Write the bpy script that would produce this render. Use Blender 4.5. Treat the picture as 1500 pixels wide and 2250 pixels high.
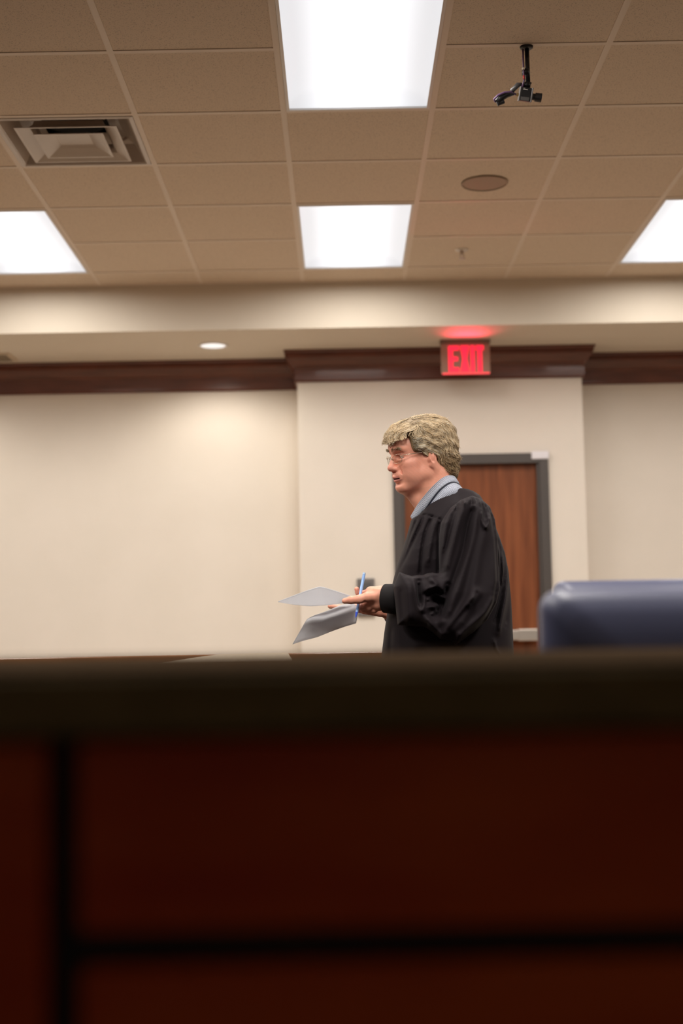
import bpy, bmesh, math, random
import numpy as np
from mathutils import Vector, Matrix

for o in list(bpy.data.objects):
    bpy.data.objects.remove(o)
SC = bpy.context.scene
COL = SC.collection
random.seed(7)
RNG = np.random.default_rng(11)
PI = math.pi

# ------------------------------------------------------------------ camera
FPX, PITCH, ROLL, YAW, HC = 3093.3, 0.093723, -0.01803, 0.0005925, 1.0
_cp, _sp, _cy, _sy = math.cos(PITCH), math.sin(PITCH), math.cos(YAW), math.sin(YAW)
C_F = np.array([_sy*_cp, _cy*_cp, _sp])
_r0 = np.array([_cy, -_sy, 0.0]); _u0 = np.cross(_r0, C_F)
C_R = math.cos(ROLL)*_r0 + math.sin(ROLL)*_u0
C_U = -math.sin(ROLL)*_r0 + math.cos(ROLL)*_u0
YM = 4.75                       # distance of the standing man
cam = bpy.data.cameras.new('camera'); camo = bpy.data.objects.new('camera', cam); COL.objects.link(camo)
camo.matrix_world = Matrix(((C_R[0], C_U[0], -C_F[0], 0), (C_R[1], C_U[1], -C_F[1], 0),
                            (C_R[2], C_U[2], -C_F[2], HC), (0, 0, 0, 1)))
cam.sensor_fit = 'VERTICAL'; cam.sensor_height = 36; cam.sensor_width = 24
cam.lens = FPX/2250*36
cam.clip_start = 0.05
cam.dof.use_dof = True; cam.dof.focus_distance = 4.78; cam.dof.aperture_fstop = 1.8
SC.camera = camo

# ------------------------------------------------------------------ world, exposure, area lights
world = bpy.data.worlds.new('world'); SC.world = world; world.use_nodes = True
world.node_tree.nodes['Background'].inputs[0].default_value = (1.0, 0.9, 0.8, 1)
world.node_tree.nodes['Background'].inputs[1].default_value = 0.01
SC.view_settings.view_transform = 'Standard'; SC.view_settings.look = 'None'
SC.view_settings.exposure = 0.15; SC.view_settings.gamma = 1.0
SC.view_settings.use_curve_mapping = False
SC.cycles.max_bounces = 8; SC.cycles.diffuse_bounces = 6; SC.cycles.transparent_max_bounces = 12
SC.cycles.use_denoising = True
SC.cycles.sample_clamp_indirect = 6

CZ = HC + 2.1795                # ceiling height
GX, GY, GT = -0.8138, 4.984, 0.6096   # ceiling grid origin and pitch
SY, SZ = 8.319, 2.894           # soffit front, soffit underside
W_NEAR, W_MID, W_FAR, W_DOWN = 54.0, 26.0, 19.0, 24.0
LIGHT_COL = (1.0, 0.945, 0.875)

def area_light(name, loc, sx, sy, power, col=LIGHT_COL, rot=(0, 0, 0), spread=180):
    l = bpy.data.lights.new(name, 'AREA'); l.shape = 'RECTANGLE'; l.size = sx; l.size_y = sy
    l.energy = power; l.color = col; l.spread = math.radians(spread)
    o = bpy.data.objects.new(name, l); o.location = loc; o.rotation_euler = rot; COL.objects.link(o)
    return o
def cellx(i): return GX + GT*i
def celly(j): return GY + GT*j
TROFFERS = [(1, -1), (1, 3), (-2, 3), (4, 3)]          # those the photo shows
TROFFERS_OFF = [(-2, -1), (4, -1), (-5, -1), (-5, 3), (7, -1), (7, 3), (-2, -5), (1, -5), (4, -5)]   # the rest of the lit grid, outside the frame
for (i, j) in TROFFERS + TROFFERS_OFF:
    area_light('troffer_lamp', (cellx(i+.5), celly(j+1), CZ-0.012), .54, 1.14, {-5: W_NEAR, -1: W_MID, 3: W_FAR}[j], spread=176)

# ------------------------------------------------------------------ helpers
def at(px, py, Y):
    d = (px-750)/FPX*C_R - (py-1125)/FPX*C_U + C_F
    return d*(Y/d[1]) + np.array([0, 0, HC])
def atz(px, py, Z):
    d = (px-750)/FPX*C_R - (py-1125)/FPX*C_U + C_F
    return d*((Z-HC)/d[2]) + np.array([0, 0, HC])
def topx(P):
    P = np.asarray(P, float) - [0, 0, HC]; d = P@C_F
    return 750+FPX*(P@C_R)/d, 1125-FPX*(P@C_U)/d

def mat(name, col, rough=.6, metal=0., spec=.5, sheen=0., emit=None, estr=0., coat=0.):
    m = bpy.data.materials.new(name); m.use_nodes = True
    b = m.node_tree.nodes['Principled BSDF']
    b.inputs['Base Color'].default_value = (*col, 1); b.inputs['Roughness'].default_value = rough
    b.inputs['Metallic'].default_value = metal; b.inputs['Specular IOR Level'].default_value = spec
    if sheen: b.inputs['Sheen Weight'].default_value = sheen; b.inputs['Sheen Roughness'].default_value = .4
    if coat: b.inputs['Coat Weight'].default_value = coat; b.inputs['Coat Roughness'].default_value = .08
    if emit: b.inputs['Emission Color'].default_value = (*emit, 1); b.inputs['Emission Strength'].default_value = estr
    return m
def nd(m, t, **kw):
    n = m.node_tree.nodes.new(t)
    for k, v in kw.items():
        if k in n.inputs: n.inputs[k].default_value = v
        else: setattr(n, k, v)
    return n
def lk(m, a, ao, b, bi): m.node_tree.links.new(a.outputs[ao], b.inputs[bi])
def bsdf(m): return m.node_tree.nodes['Principled BSDF']
def noise_col(m, c1, c2, scale=(1, 1, 1), nscale=5., detail=4., lo=.35, hi=.65, bump=0., bdist=.002):
    tc = nd(m, 'ShaderNodeTexCoord'); mp = nd(m, 'ShaderNodeMapping'); mp.inputs['Scale'].default_value = scale
    nz = nd(m, 'ShaderNodeTexNoise'); nz.inputs['Scale'].default_value = nscale; nz.inputs['Detail'].default_value = detail
    rp = nd(m, 'ShaderNodeValToRGB')
    rp.color_ramp.elements[0].position = lo; rp.color_ramp.elements[0].color = (*c1, 1)
    rp.color_ramp.elements[1].position = hi; rp.color_ramp.elements[1].color = (*c2, 1)
    lk(m, tc, 'Object', mp, 'Vector'); lk(m, mp, 'Vector', nz, 'Vector'); lk(m, nz, 'Fac', rp, 'Fac')
    lk(m, rp, 'Color', bsdf(m), 'Base Color')
    if bump:
        bp = nd(m, 'ShaderNodeBump'); bp.inputs['Strength'].default_value = bump; bp.inputs['Distance'].default_value = bdist
        lk(m, nz, 'Fac', bp, 'Height'); lk(m, bp, 'Normal', bsdf(m), 'Normal')
    return m

def link(name, me, m=None, parent=None, smooth=False):
    if m is not None and not me.materials: me.materials.append(m)
    o = bpy.data.objects.new(name, me); COL.objects.link(o)
    if parent is not None: o.parent = parent
    if smooth:
        me.polygons.foreach_set('use_smooth', [True]*len(me.polygons))
    return o
def from_bm(name, bm, m, parent=None, smooth=False, inv=None):
    bmesh.ops.recalc_face_normals(bm, faces=bm.faces)
    me = bpy.data.meshes.new(name); bm.to_mesh(me); bm.free()
    if parent is not None:
        me.transform(Matrix.Translation(-Vector(parent_origin(parent))))
    return link(name, me, m, parent, smooth)
def parent_origin(p):
    v = Vector((0, 0, 0))
    while p is not None: v += p.location; p = p.parent
    return v
def thing(name, label, cat, loc, group=None):
    o = bpy.data.objects.new(name, None); COL.objects.link(o); o.location = [float(c) for c in loc]
    o.empty_display_size = .05
    o['label'] = label; o['category'] = cat
    if group: o['group'] = group
    return o
def tag(o, label, cat, group=None):
    o['label'] = label; o['category'] = cat
    if group: o['group'] = group
    return o
def struct(name, bm, m, smooth=False):
    o = from_bm(name, bm, m, None, smooth); o['kind'] = 'structure'; return o

def box(bm, x0, x1, y0, y1, z0, z1, bev=0., seg=2, M=None):
    r = bmesh.ops.create_cube(bm, size=1)
    vs = r['verts']
    T = Matrix.Translation(((x0+x1)/2, (y0+y1)/2, (z0+z1)/2)) @ Matrix.Diagonal((x1-x0, y1-y0, z1-z0, 1))
    bmesh.ops.transform(bm, matrix=T, verts=vs)
    if bev:
        es = list({e for v in vs for e in v.link_edges})
        r = bmesh.ops.bevel(bm, geom=es, offset=bev, segments=seg, affect='EDGES', profile=.6)
        vs = list({v for f in r['faces'] for v in f.verts} | {v for v in vs if v.is_valid})
    if M is not None: bmesh.ops.transform(bm, matrix=M, verts=vs)
    return vs
def tube(bm, pts, rad, n=12, cap=True, flat=1.0):
    pts = [Vector([float(c) for c in p]) for p in pts]
    rads = rad if hasattr(rad, '__len__') else [rad]*len(pts)
    rings = []
    ref = None
    for k, p in enumerate(pts):
        t = (pts[min(k+1, len(pts)-1)] - pts[max(k-1, 0)]).normalized()
        if ref is None: ref = t.orthogonal().normalized()
        ref = (ref - t*ref.dot(t)).normalized()
        b = t.cross(ref)
        rings.append([bm.verts.new(p + (ref*math.cos(2*PI*i/n) + b*math.sin(2*PI*i/n)*flat)*rads[k]) for i in range(n)])
    for a, c in zip(rings, rings[1:]):
        for i in range(n): bm.faces.new((a[i], a[(i+1) % n], c[(i+1) % n], c[i]))
    if cap:
        bm.faces.new(rings[0][::-1]); bm.faces.new(rings[-1])
def disc(bm, c, r, z0, z1, n=40):
    tube(bm, [(c[0], c[1], z0), (c[0], c[1], z1)], r, n)
def lathe(bm, c, prof, n=36):
    rings = []
    for (r, z) in prof:
        rings.append([bm.verts.new((c[0]+r*math.cos(2*PI*i/n), c[1]+r*math.sin(2*PI*i/n), z)) for i in range(n)])
    for a, b in zip(rings, rings[1:]):
        for i in range(n): bm.faces.new((a[i], a[(i+1) % n], b[(i+1) % n], b[i]))
    for rg in (rings[0], rings[-1]):
        try: bm.faces.new(rg)
        except ValueError: pass
def quad(bm, *p): return bm.faces.new([bm.verts.new([float(c) for c in q]) for q in p])
def prism(bm, poly, axis_vec, M=None):
    a = [bm.verts.new([float(c) for c in p]) for p in poly]
    v = Vector(axis_vec); b = [bm.verts.new(x.co + v) for x in a]
    n = len(a)
    bm.faces.new(a); bm.faces.new(b[::-1])
    for i in range(n): bm.faces.new((a[i], b[i], b[(i+1) % n], a[(i+1) % n]))
    if M is not None: bmesh.ops.transform(bm, matrix=M, verts=a+b)

# ---- signed-distance modelling: fields on a grid, meshed with surface nets
class Grid:
    def __init__(s, lo, hi, h):
        s.lo = np.array(lo, float); s.h = float(h)
        n = np.ceil((np.array(hi, float)-s.lo)/h).astype(int)+1
        s.n = n
        ax = [(s.lo[k]+h*np.arange(n[k])).astype(np.float32) for k in range(3)]
        s.ax = ax
        s.X = ax[0][:, None, None]; s.Y = ax[1][None, :, None]; s.Z = ax[2][None, None, :]
def capsule(g, a, b, r1, r2=None):
    r2 = r1 if r2 is None else r2
    a = np.array(a, float); b = np.array(b, float); d = b-a; L = float(d@d)+1e-9
    t = ((g.X-a[0])*d[0] + (g.Y-a[1])*d[1] + (g.Z-a[2])*d[2])/L
    t = np.clip(t, 0, 1)
    return np.sqrt((g.X-a[0]-t*d[0])**2 + (g.Y-a[1]-t*d[1])**2 + (g.Z-a[2]-t*d[2])**2) - (r1+(r2-r1)*t)
def ell(g, c, r):
    k = np.sqrt(((g.X-c[0])/r[0])**2 + ((g.Y-c[1])/r[1])**2 + ((g.Z-c[2])/r[2])**2)
    return (k-1)*min(r)
def ellr(g, c, r, M):
    dx, dy, dz = g.X-c[0], g.Y-c[1], g.Z-c[2]
    u = M[0][0]*dx+M[0][1]*dy+M[0][2]*dz; v = M[1][0]*dx+M[1][1]*dy+M[1][2]*dz; w = M[2][0]*dx+M[2][1]*dy+M[2][2]*dz
    return (np.sqrt((u/r[0])**2+(v/r[1])**2+(w/r[2])**2)-1)*min(r)
def smin(a, b, k):
    h = np.clip(.5+.5*(b-a)/k, 0, 1)
    return b+(a-b)*h - k*h*(1-h)
def ssub(a, b, k): return -smin(-a, b, k)
def polysdf(U, V, poly):
    """signed distance to a 2-D polygon, negative inside"""
    P = np.array(poly, float); d = np.full(np.broadcast(U, V).shape, 1e9); ins = np.zeros(d.shape, bool)
    for a, b in zip(P, np.roll(P, -1, 0)):
        e = b-a; t = np.clip(((U-a[0])*e[0]+(V-a[1])*e[1])/(e@e+1e-12), 0, 1)
        d = np.minimum(d, (U-a[0]-t*e[0])**2+(V-a[1]-t*e[1])**2)
        c = ((a[1] > V) != (b[1] > V))
        xi = a[0]+(V-a[1])*e[0]/(e[1] if abs(e[1]) > 1e-12 else 1e-12)
        ins ^= c & (U < xi)
    d = np.sqrt(d)
    return np.where(ins, -d, d)
def linedist(U, V, pl):
    P = np.array(pl, float); d = np.full(np.broadcast(U, V).shape, 1e9)
    for a, b in zip(P[:-1], P[1:]):
        e = b-a; t = np.clip(((U-a[0])*e[0]+(V-a[1])*e[1])/(e@e+1e-12), 0, 1)
        d = np.minimum(d, (U-a[0]-t*e[0])**2+(V-a[1]-t*e[1])**2)
    return np.sqrt(d)
def nets(g, v):
    """surface nets: vertices and quads of the zero level of v on grid g"""
    v = np.ascontiguousarray(np.broadcast_to(v, g.n), dtype=np.float32)
    s = v < 0
    nx, ny, nz = v.shape
    cs = (nx-1, ny-1, nz-1)
    cnt = np.zeros(cs, np.uint8); acc = np.zeros(cs+(3,), np.float32)
    rng = [(0, 0), (0, 1), (1, 0), (1, 1)]
    for ax in range(3):
        oth = [k for k in range(3) if k != ax]
        for (p, q) in rng:
            o0 = [0, 0, 0]; o0[oth[0]] = p; o0[oth[1]] = q
            o1 = list(o0); o1[ax] = 1
            A = v[o0[0]:o0[0]+nx-1, o0[1]:o0[1]+ny-1, o0[2]:o0[2]+nz-1]
            B = v[o1[0]:o1[0]+nx-1, o1[1]:o1[1]+ny-1, o1[2]:o1[2]+nz-1]
            idx = np.nonzero((A < 0) != (B < 0))
            a = A[idx]; b = B[idx]; t = a/(a-b)
            cnt[idx] += 1
            for k in range(3):
                acc[idx+(k,)] += (t if k == ax else np.float32(o0[k]))
    cells = np.nonzero(cnt)
    ids = np.full(cs, -1, np.int64); ids[cells] = np.arange(len(cells[0]))
    verts = (np.stack(cells, 1) + acc[cells]/cnt[cells][:, None])*g.h + g.lo
    quads = []
    for ax in range(3):
        o1, o2 = [k for k in range(3) if k != ax]
        sl0 = [slice(1, n-1) for n in v.shape]; sl0[ax] = slice(0, v.shape[ax]-1)
        sl1 = list(sl0); sl1[ax] = slice(1, v.shape[ax])
        A = s[tuple(sl0)]; B = s[tuple(sl1)]
        i = np.nonzero(A != B)
        flip = A[i]
        base = [i[0], i[1], i[2]]
        for k in (o1, o2): base[k] = base[k]+1
        def cid(d1, d2):
            c = [base[0].copy(), base[1].copy(), base[2].copy()]; c[o1] -= d1; c[o2] -= d2
            return ids[c[0], c[1], c[2]]
        q = np.stack([cid(1, 1), cid(0, 1), cid(0, 0), cid(1, 0)], 1)
        if ax == 1: flip = ~flip
        q = np.where(flip[:, None], q, q[:, ::-1])
        quads.append(q)
    q = np.concatenate(quads)
    q = q[(q >= 0).all(1)]
    return verts, q
def relax(v, q, it=1, f=.5):
    for _ in range(it):
        acc = np.zeros_like(v); c = np.zeros(len(v))
        for a in range(4):
            b = (a+1) % 4
            np.add.at(acc, q[:, a], v[q[:, b]]); np.add.at(c, q[:, a], 1)
            np.add.at(acc, q[:, b], v[q[:, a]]); np.add.at(c, q[:, b], 1)
        v = v+(acc/np.maximum(c, 1)[:, None]-v)*f
    return v
def pymesh(name, v, faces, m=None, parent=None, smooth=True, col=None):
    me = bpy.data.meshes.new(name)
    v = np.asarray(v, float)
    if parent is not None: v = v-np.array(parent_origin(parent))
    me.from_pydata([tuple(p) for p in v.tolist()], [], [tuple(f) for f in (faces.tolist() if hasattr(faces, 'tolist') else faces)])
    me.update()
    if col is not None:
        a = me.color_attributes.new('tint', 'FLOAT_COLOR', 'POINT')
        a.data.foreach_set('color', np.concatenate([col, np.ones((len(col), 1))], 1).astype(np.float32).ravel())
    return link(name, me, m, parent, smooth)
def tint_mat(name, rough=.5, sss=0., bump=None, spec=.5):
    m = mat(name, (.5, .5, .5), rough, spec=spec)
    a = nd(m, 'ShaderNodeVertexColor'); a.layer_name = 'tint'
    lk(m, a, 'Color', bsdf(m), 'Base Color')
    if sss:
        b = bsdf(m); b.inputs['Subsurface Weight'].default_value = sss
        b.inputs['Subsurface Radius'].default_value = (1., .35, .2); b.inputs['Subsurface Scale'].default_value = .006
    if bump:
        tc = nd(m, 'ShaderNodeTexCoord'); nz = nd(m, 'ShaderNodeTexNoise'); nz.inputs['Scale'].default_value = bump[0]
        nz.inputs['Detail'].default_value = 3
        bp = nd(m, 'ShaderNodeBump'); bp.inputs['Strength'].default_value = bump[1]; bp.inputs['Distance'].default_value = .001
        lk(m, tc, 'Object', nz, 'Vector'); lk(m, nz, 'Fac', bp, 'Height'); lk(m, bp, 'Normal', bsdf(m), 'Normal')
    return m

# ------------------------------------------------------------------ materials
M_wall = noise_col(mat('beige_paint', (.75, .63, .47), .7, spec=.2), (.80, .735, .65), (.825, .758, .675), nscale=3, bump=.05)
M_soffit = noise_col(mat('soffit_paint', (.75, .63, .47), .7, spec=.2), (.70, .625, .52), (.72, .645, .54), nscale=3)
M_tile = mat('ceiling_tile', (.6, .5, .4), .9, spec=.1)
def _tile():
    m = M_tile
    tc = nd(m, 'ShaderNodeTexCoord')
    nz = nd(m, 'ShaderNodeTexNoise'); nz.inputs['Scale'].default_value = 210; nz.inputs['Detail'].default_value = 2
    rp = nd(m, 'ShaderNodeValToRGB')
    rp.color_ramp.elements[0].position = .33; rp.color_ramp.elements[0].color = (.50, .41, .33, 1)
    rp.color_ramp.elements[1].position = .42; rp.color_ramp.elements[1].color = (.745, .625, .50, 1)
    lk(m, tc, 'Object', nz, 'Vector'); lk(m, nz, 'Fac', rp, 'Fac'); lk(m, rp, 'Color', bsdf(m), 'Base Color')
_tile()
M_grid = mat('grid_metal', (.78, .67, .56), .5, spec=.3)
M_floor = noise_col(mat('carpet', (.16, .11, .07), .95, spec=.1), (.022, .015, .010), (.042, .028, .019), nscale=60, bump=.3)
M_wood_dark = noise_col(mat('dark_cherry_wood', (.09, .03, .02), .35, coat=.3), (.105, .027, .012), (.16, .044, .022), scale=(1, 8, 8), nscale=4)
M_door = noise_col(mat('door_veneer', (.3, .1, .04), .45, spec=.3), (.165, .046, .014), (.255, .078, .026), scale=(9, 9, .7), nscale=3, detail=6)
M_sidewall_dark = noise_col(mat('sidewall_dark', (.1, .04, .02), .5, spec=.3), (.10, .04, .018), (.16, .065, .03), scale=(6, 6, .7), nscale=3)  # dark finish put on the unseen side walls to cut bounce light
M_frame = mat('charcoal_paint', (.075, .063, .057), .45)
M_steel = mat('brushed_steel', (.62, .56, .5), .35, metal=.9)
M_white = mat('white_enamel', (.78, .74, .70), .4)
M_black = mat('black_plastic', (.012, .011, .012), .4)
M_blackmetal = mat('black_metal', (.02, .019, .02), .3, metal=.4)
M_void = mat('duct_black', (.004, .004, .004), .9)

# ------------------------------------------------------------------ room shell
WX, WYF, WYB = 6.0, -3.0, 9.27
PX0, PX1, PY = -.266, 1.575, 9.0          # pilaster that carries the door
bm = bmesh.new(); box(bm, -WX, WX, WYF, 5.3, -.1, 0); struct('floor', bm, M_floor)
bm = bmesh.new(); box(bm, -WX, WX, 5.3, WYB+.2, -.1, 0); struct('floor_bounce', bm, noise_col(mat('pale_bounce_floor', (.5, .4, .3), .5, spec=.2), (.36, .285, .21), (.44, .35, .26), nscale=6))  # unseen pale floor added to bounce light onto the far ceiling
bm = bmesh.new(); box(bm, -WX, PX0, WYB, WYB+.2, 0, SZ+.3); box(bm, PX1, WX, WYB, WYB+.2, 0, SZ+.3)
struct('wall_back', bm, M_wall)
DX0, DX1, DZ = .39, 1.287, 2.145          # door opening
bm = bmesh.new()
box(bm, PX0, DX0, PY, WYB+.2, 0, SZ+.3); box(bm, DX1, PX1, PY, WYB+.2, 0, SZ+.3); box(bm, DX0, DX1, PY, WYB+.2, DZ, SZ+.3)
struct('wall_pilaster', bm, M_wall)
bm = bmesh.new(); box(bm, -WX-.2, -WX, WYF, WYB, 0, CZ); struct('wall_left', bm, M_sidewall_dark)
bm = bmesh.new(); box(bm, WX, WX+.2, WYF, WYB, 0, CZ); struct('wall_right', bm, M_sidewall_dark)
bm = bmesh.new(); box(bm, -WX, WX, WYF-.2, WYF, 0, CZ); struct('wall_front', bm, M_wall)
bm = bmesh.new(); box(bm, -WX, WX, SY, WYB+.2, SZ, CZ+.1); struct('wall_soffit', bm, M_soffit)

# ceiling: tiles with openings for the fittings, T-bar grid below
DIFF = (-1, 1)
holes = set()
for (i, j) in TROFFERS: holes |= {(i, j), (i, j+1)}
holes.add(DIFF)
bm = bmesh.new()
ims, imx = int(math.floor((-WX-GX)/GT)), int(math.ceil((WX-GX)/GT))
jms, jmx = int(math.floor((WYF-GY)/GT)), int(math.ceil((SY-GY)/GT))
for i in range(ims, imx):
    for j in range(jms, jmx):
        if (i, j) in holes: continue
        x0, x1 = max(cellx(i), -WX), min(cellx(i+1), WX); y0, y1 = max(celly(j), WYF), min(celly(j+1), SY)
        if y1-y0 < .01 or x1-x0 < .01: continue
        quad(bm, (x0, y0, CZ), (x1, y0, CZ), (x1, y1, CZ), (x0, y1, CZ))
ceil = struct('ceiling', bm, M_tile)
bm = bmesh.new()
for i in range(ims+1, imx):
    ys = sorted([WYF, SY])
    x = cellx(i)
    box(bm, x-.012, x+.012, WYF, SY, CZ-.003, CZ+.03)
for j in range(jms+1, jmx):
    y = celly(j)
    spans = []
    for i in range(ims, imx):
        if (i, j) in holes and (i, j-1) in holes: continue
        spans.append((max(cellx(i), -WX), min(cellx(i+1), WX)))
    for (a, b) in spans: box(bm, a+.012, b-.012, y-.012, y+.012, CZ-.003, CZ+.03)
box(bm, -WX, WX, SY-.022, SY, CZ-.004, CZ+.02)
g_ = from_bm('ceiling_grid', bm, M_grid, ceil)
bm = bmesh.new(); box(bm, -WX-.2, WX+.2, WYF-.2, WYB+.2, CZ+.32, CZ+.4)
struct('ceiling_deck', bm, M_void)

# crown mouldings: stepped profile, swept along the walls
prof = [(0, -.200), (.014, -.200), (.018, -.190), (.018, -.112), (.026, -.104), (.036, -.098), (.05, -.075), (.066, -.05), (.072, -.036), (.074, -.018), (.082, -.012), (.082, 0), (0, 0)]
def crown(name, path):
    bm = bmesh.new(); rings = []
    n = len(path)
    for k, (x, y) in enumerate(path):
        def nrm(a, b):
            dx, dy = b[0]-a[0], b[1]-a[1]; l = math.hypot(dx, dy); return (dy/l, -dx/l)
        ns = []
        if k > 0: ns.append(nrm(path[k-1], path[k]))
        if k < n-1: ns.append(nrm(path[k], path[k+1]))
        if len(ns) == 2: ox, oy = ns[0][0]+ns[1][0], ns[0][1]+ns[1][1]
        else: ox, oy = ns[0]
        rings.append([bm.verts.new((x+ox*d, y+oy*d, SZ+z)) for d, z in prof])
    m = len(prof)
    for a, b in zip(rings, rings[1:]):
        for i in range(m): bm.faces.new((a[i], b[i], b[(i+1) % m], a[(i+1) % m]))
    bm.faces.new(rings[0]); bm.faces.new(rings[-1])
    return struct(name, bm, M_wood_dark)
crown('trim_1', [(-WX, WYB), (PX0, WYB)])
crown('trim_2', [(PX0, WYB), (PX0, PY), (PX1, PY), (PX1, WYB)])
crown('trim_3', [(PX1, WYB), (WX, WYB)])
bm = bmesh.new(); box(bm, -WX, PX0, WYB-.015, WYB, 0, .12); struct('baseboard_left', bm, M_wood_dark)
bm = bmesh.new(); box(bm, PX1, WX, WYB-.015, WYB, 0, .12); struct('baseboard_right', bm, M_wood_dark)

# door in its steel frame, with push bar and paper label
bm = bmesh.new(); box(bm, DX0+.004, DX1-.004, PY+.03, PY+.075, .008, DZ-.006, .002, 1)
door = struct('door_1', bm, M_door)
bm = bmesh.new()
box(bm, DX0-.053, DX0+.006, PY-.022, PY+.06, 0, DZ+.06, .004); box(bm, DX1-.006, DX1+.053, PY-.022, PY+.06, 0, DZ+.06, .004)
box(bm, DX0+.006, DX1-.006, PY-.022, PY+.06, DZ-.006, DZ+.06, .004)
box(bm, DX0+.004, DX0+.022, PY-.005, PY+.028, 0, DZ-.006); box(bm, DX1-.022, DX1-.004, PY-.005, PY+.028, 0, DZ-.006)
from_bm('door_frame', bm, M_frame, door)
bm = bmesh.new(); box(bm, .50, 1.236, PY-.055, PY+.0, 1.005, 1.072, .008, 3)
box(bm, 1.11, 1.238, PY-.06, PY+.03, 1.0, 1.076, .006, 2); box(bm, .49, .55, PY-.06, PY+.03, 1.0, 1.076, .006, 2)
from_bm('push_bar', bm, M_steel, door)
bm = bmesh.new(); box(bm, 1.232, 1.343, PY-.031, PY-.021, 2.163, 2.213, .003, 1)
l_ = from_bm('alarm_contact', bm, mat('white_plastic', (.82, .80, .84), .4), door); l_['label'] = 'small white plastic contact on the frame corner'

# wall plate beside the door
t = thing('wall_plate', 'dark grey upright wall plate on the pale wall just behind the raised hands', 'wall plate', (.152, PY, 1.295))
bm = bmesh.new(); box(bm, .095, .208, PY-.02, PY, 1.175, 1.416, .006, 2); from_bm('plate', bm, mat('grey_plate', (.16, .145, .14), .45), t)
bm = bmesh.new(); box(bm, .115, .188, PY-.026, PY-.019, 1.32, 1.39, .003, 1); from_bm('button', bm, mat('grey_button', (.10, .095, .095), .4), t)

# ------------------------------------------------------------------ ceiling fittings
M_diffuse = mat('lit_acrylic', (.8, .8, .8), .5)
def _dif():
    m = M_diffuse
    tc = nd(m, 'ShaderNodeTexCoord'); sx = nd(m, 'ShaderNodeSeparateXYZ')
    mr = nd(m, 'ShaderNodeMath', operation='ABSOLUTE'); lk(m, tc, 'Object', sx, 'Vector'); lk(m, sx, 'X', mr, 0)
    rp = nd(m, 'ShaderNodeMapRange'); rp.inputs['From Min'].default_value = .05; rp.inputs['From Max'].default_value = .27
    rp.interpolation_type = 'SMOOTHSTEP'
    rp.inputs['To Min'].default_value = 1.15; rp.inputs['To Max'].default_value = .66
    lk(m, mr, 'Value', rp, 'Value'); b = bsdf(m)
    b.inputs['Emission Color'].default_value = (.95, .96, 1.0, 1); b.inputs['Base Color'].default_value = (.3, .3, .3, 1)
    lk(m, rp, 'Result', b, 'Emission Strength')
_dif()
def troffer(i, j, label):
    cx, cy = cellx(i+.5), celly(j+1)
    t = thing('ceiling_light', label, 'ceiling light', (cx, cy, CZ), 'recessed ceiling lights')
    hw, hl = .305-.013, .6096-.013
    bm = bmesh.new()
    for (a, b, c, d) in ((-hw, -hw+.012, -hl, hl), (hw-.012, hw, -hl, hl), (-hw+.012, hw-.012, -hl, -hl+.014), (-hw+.012, hw-.012, hl-.014, hl)):
        box(bm, cx+a, cx+b, cy+c, cy+d, CZ-.006, CZ+.10)
    box(bm, cx-hw, cx+hw, cy-hl, cy+hl, CZ+.10, CZ+.11)
    from_bm('frame', bm, M_white, t)
    # glowing basket: barrel curved across, closed by curved ends
    bm = bmesh.new(); n, mrows = 24, 32
    w, l = hw-.012, hl-.014
    gv = []
    for a in range(n+1):
        u = -1+2*a/n; row = []
        for b in range(mrows+1):
            v = -1+2*b/mrows
            z = .055*min(1, (1-abs(v))*9)**.5*(1-.55*u*u) if abs(v) < 1 else 0
            z = z*min(1, (1-abs(u))*7)**.6 if abs(u) < 1 else 0
            row.append(bm.verts.new((cx+u*w, cy+v*l, CZ+.002+z)))
        gv.append(row)
    for a in range(n):
        for b in range(mrows): bm.faces.new((gv[a][b], gv[a][b+1], gv[a+1][b+1], gv[a+1][b]))
    o = from_bm('diffuser', bm, M_diffuse, t, True)
    return t
troffer(1, -1, 'big recessed ceiling light cut off by the top edge of the photo')
troffer(1, 3, 'fully visible recessed ceiling light in the middle, short of the beige soffit')
troffer(-2, 3, 'recessed ceiling light cut off by the left edge of the photo')
troffer(4, 3, 'recessed ceiling light cut off by the right edge of the photo')

# air diffuser
i, j = DIFF
cx, cy = cellx(i+.5), celly(j+.5)
t = thing('air_diffuser', 'square metal air diffuser with nested louvres in the ceiling tile grid', 'air vent', (cx, cy, CZ))
M_tin = mat('dull_enamel', (.50, .42, .35), .28, spec=.6)
def sqring(bm, h0, z0, h1, z1, th=.003):
    for k in range(4):
        R_ = Matrix.Translation((cx, cy, 0)) @ Matrix.Rotation(k*PI/2, 4, 'Z')
        vs = [bm.verts.new(R_ @ Vector(p)) for p in ((-h0, -h0, z0), (h0, -h0, z0), (h1, -h1, z1), (-h1, -h1, z1))]
        bm.faces.new(vs)
def sqprofile(name, pts, m=M_tin):
    bm = bmesh.new()
    for (a, b) in zip(pts, pts[1:]): sqring(bm, a[0], a[1], b[0], b[1])
    bmesh.ops.remove_doubles(bm, verts=bm.verts, dist=1e-5)
    o = from_bm(name, bm, m, t)
    s = o.modifiers.new('thick', 'SOLIDIFY'); s.thickness = .003; s.offset = 0
    return o
sqprofile('frame', [(.292, CZ-.004), (.275, CZ-.006), (.268, CZ+.0), (.225, CZ+.07), (.19, CZ+.09), (.142, CZ+.092)])
sqprofile('louver', [(.214, CZ-.014), (.205, CZ-.014), (.160, CZ+.008), (.148, CZ+.022), (.143, CZ+.04)])
sqprofile('louver', [(.146, CZ-.018), (.136, CZ-.018), (.088, CZ+.004), (.070, CZ+.014), (.0005, CZ+.016)])
bm = bmesh.new(); disc(bm, (cx, cy), .141, CZ+.088, CZ+.11); from_bm('duct_opening', bm, M_void, t)
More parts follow.
